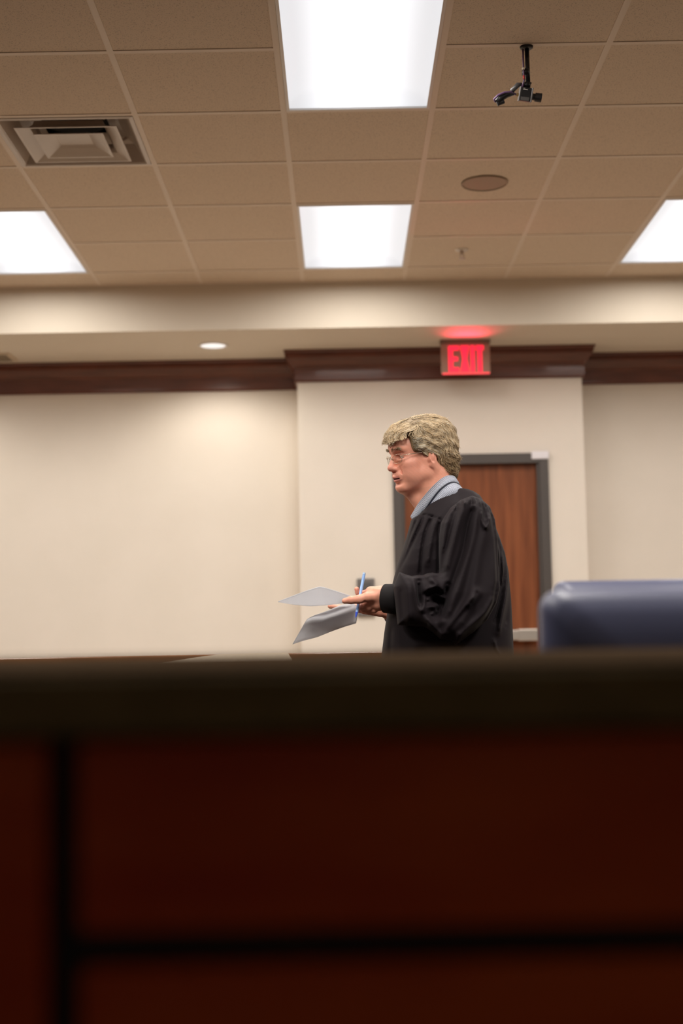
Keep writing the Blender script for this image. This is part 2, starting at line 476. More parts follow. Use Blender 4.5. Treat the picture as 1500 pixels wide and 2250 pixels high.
for sx in (-1, 1):
    for sy in (-1, 1):
        bm = bmesh.new(); tube(bm, [(cx+sx*.15, cy+sy*.15, CZ+.04), (cx+sx*.2, cy+sy*.2, CZ+.09)], .005, 8); from_bm('hanger', bm, M_tin, t)

# ceiling speaker
c = atz(1064, 401, CZ)
t = thing('ceiling_speaker', 'round flat speaker grille set in a ceiling tile', 'speaker', c)
bm = bmesh.new(); lathe(bm, c, [(.0, CZ-.007), (.1, CZ-.006), (.104, CZ-.005), (.104, CZ)]); 
M_gr = mat('speaker_grille', (.36, .28, .20), .6)
def _gr():
    tc = nd(M_gr, 'ShaderNodeTexCoord'); vo = nd(M_gr, 'ShaderNodeTexVoronoi'); vo.inputs['Scale'].default_value = 260
    bp = nd(M_gr, 'ShaderNodeBump'); bp.inputs['Strength'].default_value = .4; bp.inputs['Distance'].default_value = .002
    lk(M_gr, tc, 'Object', vo, 'Vector'); lk(M_gr, vo, 'Distance', bp, 'Height'); lk(M_gr, bp, 'Normal', bsdf(M_gr), 'Normal')
_gr()
from_bm('grille', bm, M_gr, t)
bm = bmesh.new(); lathe(bm, c, [(.103, CZ-.001), (.103, CZ-.008), (.108, CZ-.009), (.111, CZ-.006), (.111, CZ-.001)]); from_bm('rim', bm, M_gr, t)

# sprinkler head
c = atz(1014, 549, CZ)
t = thing('sprinkler_head', 'small metal fire sprinkler head hanging from a ceiling tile', 'sprinkler', c)
bm = bmesh.new(); lathe(bm, c, [(.0, CZ-.008), (.024, CZ-.008), (.036, CZ-.003), (.037, CZ)]); from_bm('escutcheon', bm, M_steel, t, True)
bm = bmesh.new(); lathe(bm, c, [(.0, CZ-.03), (.009, CZ-.03), (.009, CZ-.008)], 16)
for s in (-1, 1): tube(bm, [(c[0]+s*.009, c[1], CZ-.022), (c[0]+s*.012, c[1], CZ-.035), (c[0]+s*.004, c[1], CZ-.05)], .0025, 8)
from_bm('yoke', bm, M_steel, t)
bm = bmesh.new(); lathe(bm, c, [(0, CZ-.053), (.017, CZ-.052), (.018, CZ-.049), (0, CZ-.049)], 20); from_bm('deflector', bm, M_steel, t)

# downlight in the soffit, with its lamp
c = atz(468, 759, SZ)
t = thing('downlight', 'small round lit downlight in the underside of the beige soffit', 'downlight', c)
bm = bmesh.new(); lathe(bm, c, [(.078, SZ), (.078, SZ-.004), (.094, SZ-.006), (.098, SZ-.001), (.098, SZ)]); from_bm('trim_ring', bm, M_white, t, True)
bm = bmesh.new(); lathe(bm, c, [(0, SZ-.004), (.079, SZ-.003), (.079, SZ)]); from_bm('lens', bm, mat('lit_lens', (.6, .6, .6), .4, emit=(1, .97, .95), estr=.75), t)
def downlamp(x, y, power=W_DOWN, size=2.75):
    l = bpy.data.lights.new('soffit_spot', 'SPOT'); l.energy = power; l.spot_size = size; l.spot_blend = .6
    l.shadow_soft_size = .07; l.color = (1, .93, .82)
    o = bpy.data.objects.new('soffit_spot', l); o.location = (x, y, SZ-.02); COL.objects.link(o)
downlamp(c[0], c[1])
downlamp(-2.9, c[1])  # added unseen lamp further left, brightens the left wall

# soffit register cut by the frame
c = atz(-6, 776, SZ)
t = thing('soffit_register', 'pale air register in the soffit underside, cut by the left edge of the photo', 'air vent', c)
bm = bmesh.new(); x1 = atz(26, 779, SZ)[0]
box(bm, x1-.36, x1, 8.86, 9.10, SZ-.008, SZ, .004, 1); from_bm('frame', bm, mat('register_enamel', (.62, .5, .36), .5), t)
bm = bmesh.new()
for k in range(5): box(bm, x1-.33, x1-.03, 8.895+k*.042, 8.91+k*.042, SZ-.011, SZ-.007)
from_bm('slot', bm, mat('register_slot', (.12, .09, .06), .7), t)

# exit sign under the soffit
EY = 8.72
p0, p1 = at(969, 822, EY), at(1075, 751, EY)
ex0, ex1 = p0[0], p1[0]; ez0, ez1 = p0[2], SZ-.022
t = thing('exit_sign', 'edge-lit exit sign with glowing red letters hung from the soffit above the door', 'sign', ((ex0+ex1)/2, EY, SZ))
bm = bmesh.new(); box(bm, ex0-.004, ex1+.004, EY-.012, EY+.034, SZ-.024, SZ, .004, 2)
from_bm('canopy', bm, mat('sign_housing', (.22, .17, .14), .4), t)
bm = bmesh.new(); box(bm, ex0, ex1, EY-.004, EY+.004, ez0, ez1-.002, .002, 1)
from_bm('panel', bm, mat('sign_acrylic', (.30, .22, .17), .15, spec=.6, emit=(1, .35, .2), estr=.02), t)
bm = bmesh.new()
box(bm, ex0+.008, ex1-.004, EY-.006, EY+.006, ez0-.003, ez0+.006)
from_bm('glowing_edge', bm, mat('sign_edge', (.6, .1, .1), .3, emit=(1, .05, .07), estr=.9), t)
bm = bmesh.new()
lx0, lx1 = at(985, 800, EY)[0], at(1063, 800, EY)[0]; lz0, lz1 = ez0+.010, ez0+.178
LW = lx1-lx0; LH = lz1-lz0
def lbox(a, b, c, d): box(bm, lx0+a*LW, lx0+b*LW, EY-.0065, EY-.0035, lz0+c*LH, lz0+d*LH)
lbox(0, .13, 0, 1); lbox(.13, .30, .82, 1); lbox(.13, .27, .42, .58); lbox(.13, .30, 0, .18)
for s in (0, 1):
    a = (.33, .47) if s == 0 else (.47, .33)
    off = .13
    pts = [(.33+0, 0), (.33+off, 0), (.59, 1), (.59-off, 1)] if s == 0 else [(.33, 1), (.33+off, 1), (.59, 0), (.59-off, 0)]
    prism(bm, [(lx0+u*LW, EY-.0065-.0002*s, lz0+v*LH) for u, v in pts], (0, .003, 0))
lbox(.62, .74, 0, 1); lbox(.77, 1.0, .82, 1); lbox(.82, .95, 0, .82)
l_ = from_bm('lettering', bm, mat('sign_red', (.5, .02, .03), .4, emit=(1, .015, .05), estr=1.15), t); l_['label'] = 'glowing red letters EXIT'
area_light('exit_sign_led', ((ex0+ex1)/2, EY-.03, SZ-.11), .20, .02, .55, (1, .04, .09), (PI+1.0, 0, 0), 80)

# ceiling security camera on its pole, in focus above the man
KY = 5.0
def K(x, y, d=0.): return at(x, y, KY+d)
c = atz(1156, 101, CZ)
t = thing('security_camera', 'small black camera on a short pole hanging from the ceiling tiles', 'camera', c)
bm = bmesh.new(); lathe(bm, c, [(0, CZ-.012), (.018, CZ-.012), (.024, CZ-.008), (.025, CZ)]); from_bm('mount_disc', bm, M_black, t, True)
pp = Vector((c[0], c[1], 0))
zt = lambda y: float(at(1156, y, KY)[2])
bm = bmesh.new(); tube(bm, [(c[0]+.001, c[1], CZ-.01), (c[0]+.002, c[1], zt(192))], .0085, 16); from_bm('pole', bm, M_blackmetal, t, True)
bm = bmesh.new(); tube(bm, [K(1148.5, 108, -.012), K(1149, 130, -.014), K(1150, 152, -.012), K(1151, 176, -.012), K(1146, 196, -.012)], .0035, 8); from_bm('cable', bm, mat('purple_cable', (.10, .045, .11), .4), t, True)
bm = bmesh.new(); tube(bm, [K(1154.5, 152.5), K(1154.8, 165)], .0145, 16); from_bm('collar', bm, M_black, t, True)
bm = bmesh.new(); box(bm, -.005, .005, -.004, .004, -.004, .004, .001, 1, Matrix.Translation(Vector(K(1149.5, 151, -.016)))); from_bm('cable_clip', bm, mat('cream_plastic', (.7, .62, .5), .4), t)
bm = bmesh.new(); tube(bm, [K(1150, 166, -.016), K(1151, 174, -.016)], .003, 8); from_bm('cable_boot', bm, mat('red_plastic', (.55, .03, .03), .4), t, True)
bm = bmesh.new(); tube(bm, [K(1158, 182), K(1157, 192)], .013, 16); tube(bm, [K(1163, 183), K(1167, 183)], .004, 10); from_bm('swivel', bm, M_blackmetal, t, True)
ang = math.radians(-9)
Rb = Matrix.Translation(Vector(K(1154, 208))) @ Matrix.Rotation(-ang, 4, 'Y') @ Matrix.Rotation(math.radians(18), 4, 'X')
bm = bmesh.new(); box(bm, -.021, .021, -.022, .022, -.024, .024, .004, 2, Rb); from_bm('body', bm, M_black, t)
bm = bmesh.new()
for s in (-1, 1): box(bm, s*.022-.0025, s*.022+.0025, -.0235, .0235, -.0255, .0255, .001, 1, Rb)
from_bm('face_plate', bm, mat('camera_grey', (.17, .16, .155), .4, metal=.5), t)
bm = bmesh.new(); box(bm, -.017, .014, -.0232, -.0222, -.022, -.010, 0, 1, Rb); from_bm('label_strip', bm, mat('grey_label', (.10, .09, .085), .5), t)
bm = bmesh.new(); box(bm, -.013, .004, -.0232, -.0222, .015, .0175, 0, 1, Rb); box(bm, -.013, -.006, -.0232, -.0222, .0195, .021, 0, 1, Rb); from_bm('marking', bm, mat('white_marking', (.6, .55, .5), .5), t)
def rb(x, y, z): return Rb @ Vector((x, y, z))
bm = bmesh.new(); tube(bm, [rb(.02, 0, -.004), rb(.036, 0, -.004), rb(.036, 0, -.004), rb(.060, 0, -.004)], [.012, .012, .016, .0165], 20); from_bm('lens_barrel', bm, M_black, t)
bm = bmesh.new(); tube(bm, [rb(-.024, 0, -.004), rb(-.032, 0, -.004), rb(-.034, 0, -.004)], [.006, .006, .004], 12); from_bm('connector', bm, mat('brass', (.5, .36, .17), .3, metal=.9), t)
bm = bmesh.new(); tube(bm, [rb(-.033, 0, -.004), K(1121, 202, -.01), K(1108, 203, -.015), K(1094, 209, -.015), K(1085, 218, -.01), K(1088, 224, 0)], .004, 8); from_bm('cable', bm, mat('violet_cable', (.16, .09, .2), .35), t, True)
bm = bmesh.new(); tube(bm, [K(1128, 204), K(1112, 208), K(1100, 215), K(1092, 225)], [.009, .012, .013, .011], 12); from_bm('cable_bundle', bm, M_black, t, True)
bm = bmesh.new(); tube(bm, [K(1146, 186), K(1138, 186), K(1124, 200)], [.007, .009, .009], 12); from_bm('bracket_arm', bm, mat('grey_bracket', (.09, .085, .085), .35), t, True)
bm = bmesh.new(); tube(bm, [K(1092, 229), K(1107, 223)], .0075, 10); from_bm('plug', bm, M_black, t)

# ------------------------------------------------------------------ far partition and the pale sheet against it
M_oak = noise_col(mat('brown_partition_wood', (.22, .09, .03), .3, coat=.3), (.17, .065, .02), (.25, .10, .035), scale=(1, 6, 6), nscale=3)
RY = 5.25; RZ = .9703
t = thing('courtroom_partition', 'low brown wooden partition running behind the man in the robe', 'partition', (0, RY, 0))
bm = bmesh.new(); box(bm, -5.5, .38, RY, RY+.14, RZ-.05, RZ, .008, 3); from_bm('cap_rail', bm, M_oak, t)
bm = bmesh.new()
box(bm, -5.5, .38, RY+.035, RY+.10, 0, RZ-.05)
from_bm('panel', bm, M_oak, t)
for k in range(6):
    bm = bmesh.new(); x = .36-.9*k-.06; box(bm, x, x+.07, RY+.02, RY+.115, 0, RZ-.05, .004, 1); from_bm('post', bm, M_oak, t)
# ------------------------------------------------------------------ chairs
M_leather = mat('navy_leather', (.058, .063, .118), .42, spec=.6)
def _lea():
    m = M_leather
    tc = nd(m, 'ShaderNodeTexCoord'); vo = nd(m, 'ShaderNodeTexVoronoi'); vo.inputs['Scale'].default_value = 350
    bp = nd(m, 'ShaderNodeBump'); bp.inputs['Strength'].default_value = .15; bp.inputs['Distance'].default_value = .0006
    lk(m, tc, 'Object', vo, 'Vector'); lk(m, vo, 'Distance', bp, 'Height'); lk(m, bp, 'Normal', bsdf(m), 'Normal')
_lea()
def office_chair(x0, top, Y, w, label, r=.035):
    """high-backed swivel chair seen from behind; x0 is its left edge"""
    cx = x0+w/2
    t = thing('office_chair', label, 'chair', (cx, Y+.25, 0), 'navy office chairs')
    bm = bmesh.new()
    # padded backrest: rounded rectangle outline, bulging
    N = 48; L_ = []
    h0, h1 = top-.62, top
    out = []
    for (ccx, ccz, a0) in ((cx+w/2-r, h1-r, 0), (x0+r, h1-r, 90), (x0+r, h0+r, 180), (cx+w/2-r, h0+r, 270)):
        for k in range(7):
            a = math.radians(a0+15*k); out.append((ccx+r*math.cos(a), ccz+r*math.sin(a)))
    lay = [(-.034, .12), (-.033, .30), (-.030, .50), (-.024, .68), (-.015, .82), (-.004, .92), (.010, .98), (.026, 1.0), (.06, 1.0), (.075, .985), (.088, .95), (.094, .9)]
    rings = []
    mz = (h0+h1)/2
    for dy, s in lay:
        ins = (1-s)*.25
        rings.append([bm.verts.new((x+(-1 if x > cx else 1)*min(ins, abs(x-cx)), Y+dy+.05*(top-z), z+(-1 if z > mz else 1)*min(ins, abs(z-mz)))) for x, z in out])
    n = len(out)
    for a, b in zip(rings, rings[1:]):
        for i in range(n): bm.faces.new((a[i], a[(i+1) % n], b[(i+1) % n], b[i]))
    bm.faces.new(rings[0]); bm.faces.new(rings[-1])
    from_bm('backrest', bm, M_leather, t, True)
    bm = bmesh.new(); box(bm, x0+.02, x0+w-.02, Y+.10, Y+.58, .42, .52, .04, 4); from_bm('seat', bm, M_leather, t, True)
    for s in (-1, 1):
        xx = cx+s*(w/2+.02)
        bm = bmesh.new(); tube(bm, [(xx, Y+.09, top-.45), (xx, Y+.12, .66), (xx, Y+.38, .66), (xx, Y+.40, .60), (xx-s*.04, Y+.36, .45)], .018, 12)
        from_bm('armrest', bm, M_black, t, True)
    bm = bmesh.new(); tube(bm, [(cx, Y+.33, .43), (cx, Y+.33, .10)], [.035, .028], 16); from_bm('gas_column', bm, M_blackmetal, t, True)
    for k in range(5):
        a = 2*PI*k/5+.3; e = (cx+.3*math.cos(a), Y+.33+.3*math.sin(a))
        bm = bmesh.new(); tube(bm, [(cx, Y+.33, .12), (e[0], e[1], .075)], [.03, .018], 10); lg = from_bm('leg', bm, M_black, t, True)
        bm = bmesh.new(); tube(bm, [(e[0]-.02*math.sin(a), e[1]+.02*math.cos(a), .03), (e[0]+.02*math.sin(a), e[1]-.02*math.cos(a), .03)], .03, 16); from_bm('caster', bm, M_black, lg, True)
    return t
p = at(1193, 1294, 2.3); office_chair(p[0], float(p[2]), 2.3, .50, 'navy leather office chair nearer the counter, wide rounded back with a bright top edge')
p = at(1222, 1276, 3.0); office_chair(p[0], float(p[2]), 3.0, .50, 'navy leather office chair behind the other, only its top edge showing', .02)

# ------------------------------------------------------------------ foreground counter
FY = .90
M_counter = noise_col(mat('counter_laminate', (.02, .016, .01), .6, spec=0.), (.050, .031, .019), (.066, .043, .026), nscale=40)
M_mahog = noise_col(mat('mahogany_panel', (.12, .018, .006), .45, spec=.15), (.30, .022, .001), (.42, .066, .005), scale=(1.2, 5, 5), nscale=2.2, detail=5)
M_reveal = mat('dark_reveal', (.004, .002, .002), .8)
bm = bmesh.new(); box(bm, -2.2, 2.6, FY-.03, FY+.75, .9455, .9903, .005, 3)
ct_ = tag(from_bm('countertop', bm, M_counter), 'dark laminate countertop slab running right across the photo', 'countertop')
bm = bmesh.new(); box(bm, -2.2, 2.6, FY-.034, FY-.0295, .947, .986, .002, 1)  # added front strip; its lighter colour stands in for light on the slab edge
from_bm('lightened_front', bm, noise_col(mat('lightened_front_olive', (.08, .06, .03), .6, spec=.1), (.105, .075, .032), (.145, .105, .047), nscale=30), ct_)
t = thing('counter_base', 'dark red mahogany panelled counter front filling the bottom of the photo', 'counter', (0, FY, 0))
bm = bmesh.new(); box(bm, -2.1, 2.5, FY+.02, FY+.70, .08, .9455); from_bm('carcass', bm, M_reveal, t)
def panel(x0, x1, z0, z1, bev=.004):
    bm = bmesh.new(); box(bm, x0, x1, FY, FY+.021, z0, z1, bev, 2); from_bm('panel', bm, M_mahog, t)
gx0, gx1 = -.189, -.1685
panel(-1.25, gx0, .08, .942); panel(-2.1, -1.266, .08, .942)
panel(gx1, 1.2, .823, .942); panel(gx1, 1.2, .08, .802, .007)
panel(1.216, 2.5, .08, .942)
bm = bmesh.new(); box(bm, -2.1, 2.5, FY+.05, FY+.69, 0, .08); from_bm('toe_kick', bm, M_black, t)
# ------------------------------------------------------------------ the man in the robe
# head-local axes: F forward, L towards his left ear, U up (millimetres), then placed in the room
HYAW, HPIT, HROL, HSC = math.radians(24), math.radians(11.0), math.radians(-2.5), .985
_a = (math.cos(HYAW), math.sin(HYAW), math.cos(HPIT), math.sin(HPIT))
HF = np.array([-_a[0]*_a[2], -_a[1]*_a[2], -_a[3]]); _l = np.array([_a[1], -_a[0], 0.]); _u = np.cross(HF, _l)
HL = math.cos(HROL)*_l+math.sin(HROL)*_u; HU = -math.sin(HROL)*_l+math.cos(HROL)*_u
HO = at(922, 1010.5, YM)
def h2w(p):
    p = np.asarray(p, float)/1000*HSC
    return HO + p[..., :1]*HF + p[..., 1:2]*HL + p[..., 2:3]*HU
def w2h(p):
    d = (np.asarray(p, float)-HO)/HSC*1000
    return np.array([d@HF, d@HL, d@HU])
def P(px, py, dy=0.): return at(px, py, YM+dy)

SKIN = np.array([.82, .365, .25])
M_skin = tint_mat('skin', .48, .12, (220, .12))
def head_field(g):
    S = lambda c, r: ell(g, c, (r, r, r))
    v = ell(g, (-6, 0, 42), (101, 77, 86))
    v = smin(v, ell(g, (42, 0, 28), (54, 60, 62)), 18)
    v = smin(v, ell(g, (46, 0, -28), (52, 55, 48)), 20)
    v = smin(v, ell(g, (47, 0, -60), (50, 50, 36)), 18)
    for s in (-1, 1):
        v = smin(v, capsule(g, (14, 52*s, -48), (80, 17*s, -80), 19, 16), 18)
        v = smin(v, capsule(g, (8, 60*s, -5), (14, 55*s, -48), 16, 17), 18)
        v = smin(v, ell(g, (62, 45*s, -4), (22, 19, 15)), 18)          # cheekbone
        v = smin(v, ell(g, (56, 44*s, -38), (29, 22, 32)), 20)         # full cheek
        v = smin(v, capsule(g, (93, 11*s, 43), (77, 46*s, 46), 8.5, 8.5), 9)
    v = smin(v, ell(g, (86, 0, -82), (18, 20, 16)), 14)
    v = smin(v, ell(g, (60, 0, 58), (40, 56, 34)), 18)
    v = smin(v, ell(g, (42, 0, -86), (42, 34, 20)), 20)                # soft under-chin
    v = smin(v, ell(g, (99, 0, -40), (11, 24, 17)), 12)                # muzzle above lip
    # eye sockets, lids
    for s in (-1, 1):
        v = ssub(v, ell(g, (99, 30*s, 26), (21, 19, 13)), 10)
        v = smin(v, S((74, 32*s, 24), 14.2), 4)
        v = ssub(v, capsule(g, (91, 21*s, 19), (82, 43*s, 17), 1.6), 1.2)     # lid line
        v = smin(v, capsule(g, (91, 21*s, 10), (80, 46*s, 9), 4), 6)          # bag under the eye
        v = smin(v, capsule(g, (89, 20*s, 31), (77, 46*s, 30), 3.5), 5)       # upper lid fold
    # nose
    v = smin(v, capsule(g, (91, 0, 34), (112, 0, -6), 8.0, 10.5), 9)
    v = smin(v, ell(g, (114, 0, -11), (13.5, 13, 12)), 6)
    for s in (-1, 1):
        v = smin(v, ell(g, (102, 13.5*s, -16), (12, 8, 9)), 5)
        v = ssub(v, capsule(g, (104, 7*s, -27), (103, 8*s, -17), 3.6, 3), 2)
        v = ssub(v, capsule(g, (97, 23*s, -14), (84, 36*s, -52), 1.8, 2.2), 6)   # cheek fold
    # mouth, a little open
    for s in (-1, 1):
        v = smin(v, capsule(g, (109.5, 3*s, -43), (95, 25*s, -51), 4.8, 2.6), 5)
        v = smin(v, capsule(g, (105.5, 2*s, -58), (94, 23*s, -53), 5.6, 2.8), 5)
    v = ssub(v, ell(g, (103, 0, -50.5), (13, 24, 2.2)), 1.5)
    v = ssub(v, ell(g, (109, 0, -69), (11, 24, 5)), 8)
    for k, u in enumerate((60, 68, 77)):                                     # brow wrinkles
        v = ssub(v, capsule(g, (101-k*2, 0, u-2), (78-k*2, 46, u+3), 1.8), 2.5)
        v = ssub(v, capsule(g, (101-k*2, 0, u-2), (78-k*2, -46, u+3), 1.8), 2.5)
    # ears
    for s in (-1, 1):
        a = math.radians(14); b = math.radians(24)*s
        ex = (math.cos(b), math.sin(b), 0); nrm = (-math.sin(b), math.cos(b), 0); up = (-math.sin(a), 0, math.cos(a)); R3 = (ex, nrm, up)
        e = ellr(g, (-8, 82*s, -1), (17.5, 6, 27), R3)
        e = ssub(e, ellr(g, (-5, 87*s, 2), (11.5, 7.5, 18), R3), 3)
        e = smin(e, ell(g, (1, 78*s, -23), (9, 6, 9)), 7)
        e = smin(e, ellr(g, (-9, 84*s, 0), (3.5, 4, 12), R3), 4)
        e = smin(e, ell(g, (6, 78*s, -4), (5, 7, 8)), 4)
        e = smin(e, ellr(g, (-1, 75*s, 0), (11, 9, 19), R3), 5)
        v = smin(v, e, 4)
    # neck
    n0 = w2h(P(952, 1048)); n1 = w2h(P(962, 1125))
    nk = capsule(g, n0, n1, 57, 66)
    nk = smin(nk, capsule(g, w2h(P(899, 1071)), w2h(P(931, 1111)), 27, 31), 20)
    nk = smin(nk, capsule(g, (-16, 60, -38), w2h(P(925, 1118, -.02)), 14, 11), 10)      # neck tendon
    v = smin(v, nk, 22)
    return v
g = Grid((-125, -104, -190), (140, 104, 140), 1.8)
hv, hq = nets(g, head_field(g))
hv = relax(hv, hq, 1, .4)
F_, L_, U_ = hv[:, 0], hv[:, 1], hv[:, 2]
hc = np.tile(SKIN, (len(hv), 1))
def blend(c, w): 
    global hc
    hc = hc*(1-w[:, None]) + np.array(c)*w[:, None]
gs = lambda d2, s: np.exp(-d2/(2*s*s))
blend((.72, .28, .21), .55*gs((F_-62)**2+(np.abs(L_)-48)**2+(U_+14)**2, 24))
blend((.72, .27, .21), .6*gs((F_-116)**2+L_**2+(U_+14)**2, 15))
blend((.74, .31, .22), .6*gs((np.abs(L_)-80)**2+(F_+4)**2+(U_*.6)**2, 16))
blend((.58, .21, .18), .8*((np.abs(U_+51-.012*L_**2*.3) < 9) & (F_ > 88) & (np.abs(L_) < 25)).astype(float))
blend((.10, .03, .03), .9*((np.abs(U_+51) < 2.6) & (F_ > 84) & (F_ < 103) & (np.abs(L_) < 22)).astype(float))
blend((.50, .29, .19), .25*gs((U_-47)**2*.9+(F_-82)**2*.05, 5)*((np.abs(L_) > 10) & (np.abs(L_) < 50) & (F_ > 62)))
blend((.22, .09, .065), .7*gs((U_-18.2)**2, 1.5)*((np.abs(L_) > 21) & (np.abs(L_) < 43) & (F_ > 68)))  # shade of the deep-set eye painted along the lid line
blend((.55, .22, .17), .5*gs((U_-24)**2+(np.abs(L_)-32)**2*.4, 10)*(F_ > 60))
nz_ = np.sin(F_*.9+U_*.3)*np.sin(U_*.7+L_*.5)*np.sin(L_*.6-F_*.4); hc = hc*(1+.06*nz_[:, None])
blend((.66, .32, .22), .5*(U_ < -95))
head_w = h2w(hv)

# hands: (pixel x, pixel y, depth) joints
def chain(g, v, pts, k=.004):
    """pts: (px, py, dy, r_mm)"""
    for a, b in zip(pts[:-1], pts[1:]):
        v2 = capsule(g, P(a[0], a[1], a[2]), P(b[0], b[1], b[2]), a[3]/1000, b[3]/1000)
        v = v2 if v is None else smin(v, v2, k)
    return v
def left_hand(g):
    v = chain(g, None, [(905, 1325, -.13, 33), (858, 1316, -.10, 31)])
    v = smin(v, chain(g, None, [(858, 1313, -.10, 30), (836, 1308, -.09, 31), (820, 1306, -.082, 27)]), .012)
    v = smin(v, chain(g, None, [(858, 1322, -.09, 29), (832, 1324, -.085, 27), (815, 1325, -.08, 20)]), .012)
    v = smin(v, chain(g, None, [(813, 1300, -.088, 13), (812, 1299, -.088, 13)]), .01)
    th = chain(g, None, [(830, 1310, -.105, 18), (806, 1312, -.112, 16), (788, 1317, -.116, 14.5), (771, 1318.5, -.114, 13), (757, 1320.5, -.110, 9.5)])
    v = smin(v, th, .012)
    ix = chain(g, None, [(812, 1300, -.06, 12), (795, 1305, -.045, 10), (786, 1302, -.05, 9), (783.5, 1294.5, -.055, 8.2)])
    v = smin(v, ix, .004)
    v = smin(v, chain(g, None, [(816, 1320, -.088, 14), (803, 1329, -.085, 12), (794, 1333, -.07, 10.5), (799, 1336, -.05, 9)]), .003)
    v = smin(v, chain(g, None, [(822, 1326, -.088, 14), (810, 1335, -.084, 11.5), (799, 1339, -.068, 10), (803, 1341, -.05, 9)]), .003)
    v = smin(v, chain(g, None, [(832, 1332, -.085, 13), (822, 1340, -.08, 10.5), (809, 1344, -.066, 9), (812, 1345, -.05, 8)]), .003)
    # knuckle tendons, thumb nail bed
    v = smin(v, chain(g, None, [(845, 1299, -.118, 3), (822, 1296, -.108, 4)]), .008)
    v = ssub(v, chain(g, None, [(801, 1322, -.125, 2), (792, 1329, -.118, 2)]), .006)
    return v
def right_hand(g):
    v = chain(g, None, [(905, 1352, .16, 28), (855, 1349, .125, 22)])
    v = smin(v, chain(g, None, [(858, 1347, .115, 18), (835, 1345, .105, 16), (800, 1342, .10, 12)]), .012)
    v = smin(v, chain(g, None, [(858, 1347, .135, 18), (835, 1345, .14, 15), (800, 1342, .145, 11)]), .015)
    for i, (dy, tip, r) in enumerate(((.098, 724, 9), (.118, 719, 9.2), (.137, 724, 8.6), (.155, 738, 7.6))):
        v = smin(v, chain(g, None, [(806, 1342, dy, 10.5), (775, 1339, dy, r+.6), (752, 1336, dy+.002, r), (tip+6, 1332, dy+.003, r-.8)]), .004)
    v = smin(v, chain(g, None, [(832, 1341, .10, 13), (806, 1336, .085, 11), (788, 1333, .08, 9.5), (774, 1331, .08, 8)]), .008)
    return v
def wgrid(p, q, h):
    p, q = np.array(p), np.array(q); return Grid(np.minimum(p, q), np.maximum(p, q), h)
g = wgrid(P(748, 1360, -.165), P(905, 1278, -.02), .0016)
lv, lq = nets(g, left_hand(g)); lv = relax(lv, lq, 1, .4)
g = wgrid(P(710, 1376, .05), P(908, 1316, .22), .0018)
rv, rq = nets(g, right_hand(g)); rv = relax(rv, rq, 1, .4)
def hand_tint(v):
    n = np.sin(v*[310, 270, 330]+[0, 1, 2]).sum(1)*.33
    c = np.tile(SKIN*.97, (len(v), 1))
    c = c*(1+.06*n[:, None]); c[:, 0] += .02*n
    return c
# the rest of the body, hidden by the clothes: torso, arms, legs
def body_field(g):
    hip = P(985, 1560); 
    v = capsule(g, P(968, 1120), P(985, 1210), .060, .10)
    for s in (-1, 1):
        v = smin(v, capsule(g, P(985, 1150), P(1012, 1172, .145*s), .06, .045), .05)
        v = smin(v, capsule(g, P(990, 1215, .07*s), P(985, 1380, .07*s), .10, .10), .06)
        v = smin(v, capsule(g, P(985, 1380, .06*s), P(988, 1530, .07*s), .105, .12), .06)
        fx = 960 if s < 0 else 1000
        v = smin(v, capsule(g, P(988, 1530, .09*s), (P(fx+14, 1700, .10*s)[0], YM+.10*s, .50), .095, .06), .05)
        v = smin(v, capsule(g, (P(fx+14, 1700)[0], YM+.10*s, .50), (P(fx+22, 1700)[0], YM+.10*s, .09), .058, .04), .03)
        v = smin(v, capsule(g, (P(fx+22, 1700)[0]+.02, YM+.10*s, .045), (P(fx+22, 1700)[0]-.15, YM+.11*s, .03), .036, .026), .03)
        v = smin(v, capsule(g, P(1012, 1172, .145*s), P(1022, 1345, .235*s), .045, .040), .04)
    v = smin(v, capsule(g, P(1022, 1345, -.24), P(895, 1324, -.125), .045, .033), .03)
    v = smin(v, capsule(g, P(1022, 1345, .24), P(895, 1352, .155), .045, .028), .03)
    return v
lo = P(890, 1400, -.33); hi = P(1085, 1100, .33)
g = Grid((lo[0]-.12, YM-.33, .002), (hi[0]+.05, YM+.33, P(0, 1108)[2]+.03), .011)
bv, bq = nets(g, body_field(g)); bv = relax(bv, bq, 2, .5)
allv = np.concatenate([bv, head_w, lv, rv])
allq = np.concatenate([bq, hq+len(bv), lq+len(bv)+len(head_w), rq+len(bv)+len(head_w)+len(lv)])
allc = np.concatenate([np.tile(SKIN, (len(bv), 1)), hc, hand_tint(lv), hand_tint(rv)])
person = pymesh('person', allv, allq, M_skin, None, True, allc)
person['label'] = 'grey-blond man in a black robe and glasses, standing side-on with papers in both hands'
person['category'] = 'person'

# eyes
M_eye = mat('eye_white', (.55, .45, .40), .15)
for s in (-1, 1):
    g = Grid((58, 32*s-16, 8), (92, 32*s+16, 40), 1.2)
    v, q = nets(g, ell(g, (74.6, 32*s, 23), (13.6, 13.6, 13.6)))
    eo = pymesh('eye', h2w(v), q, M_eye, person)

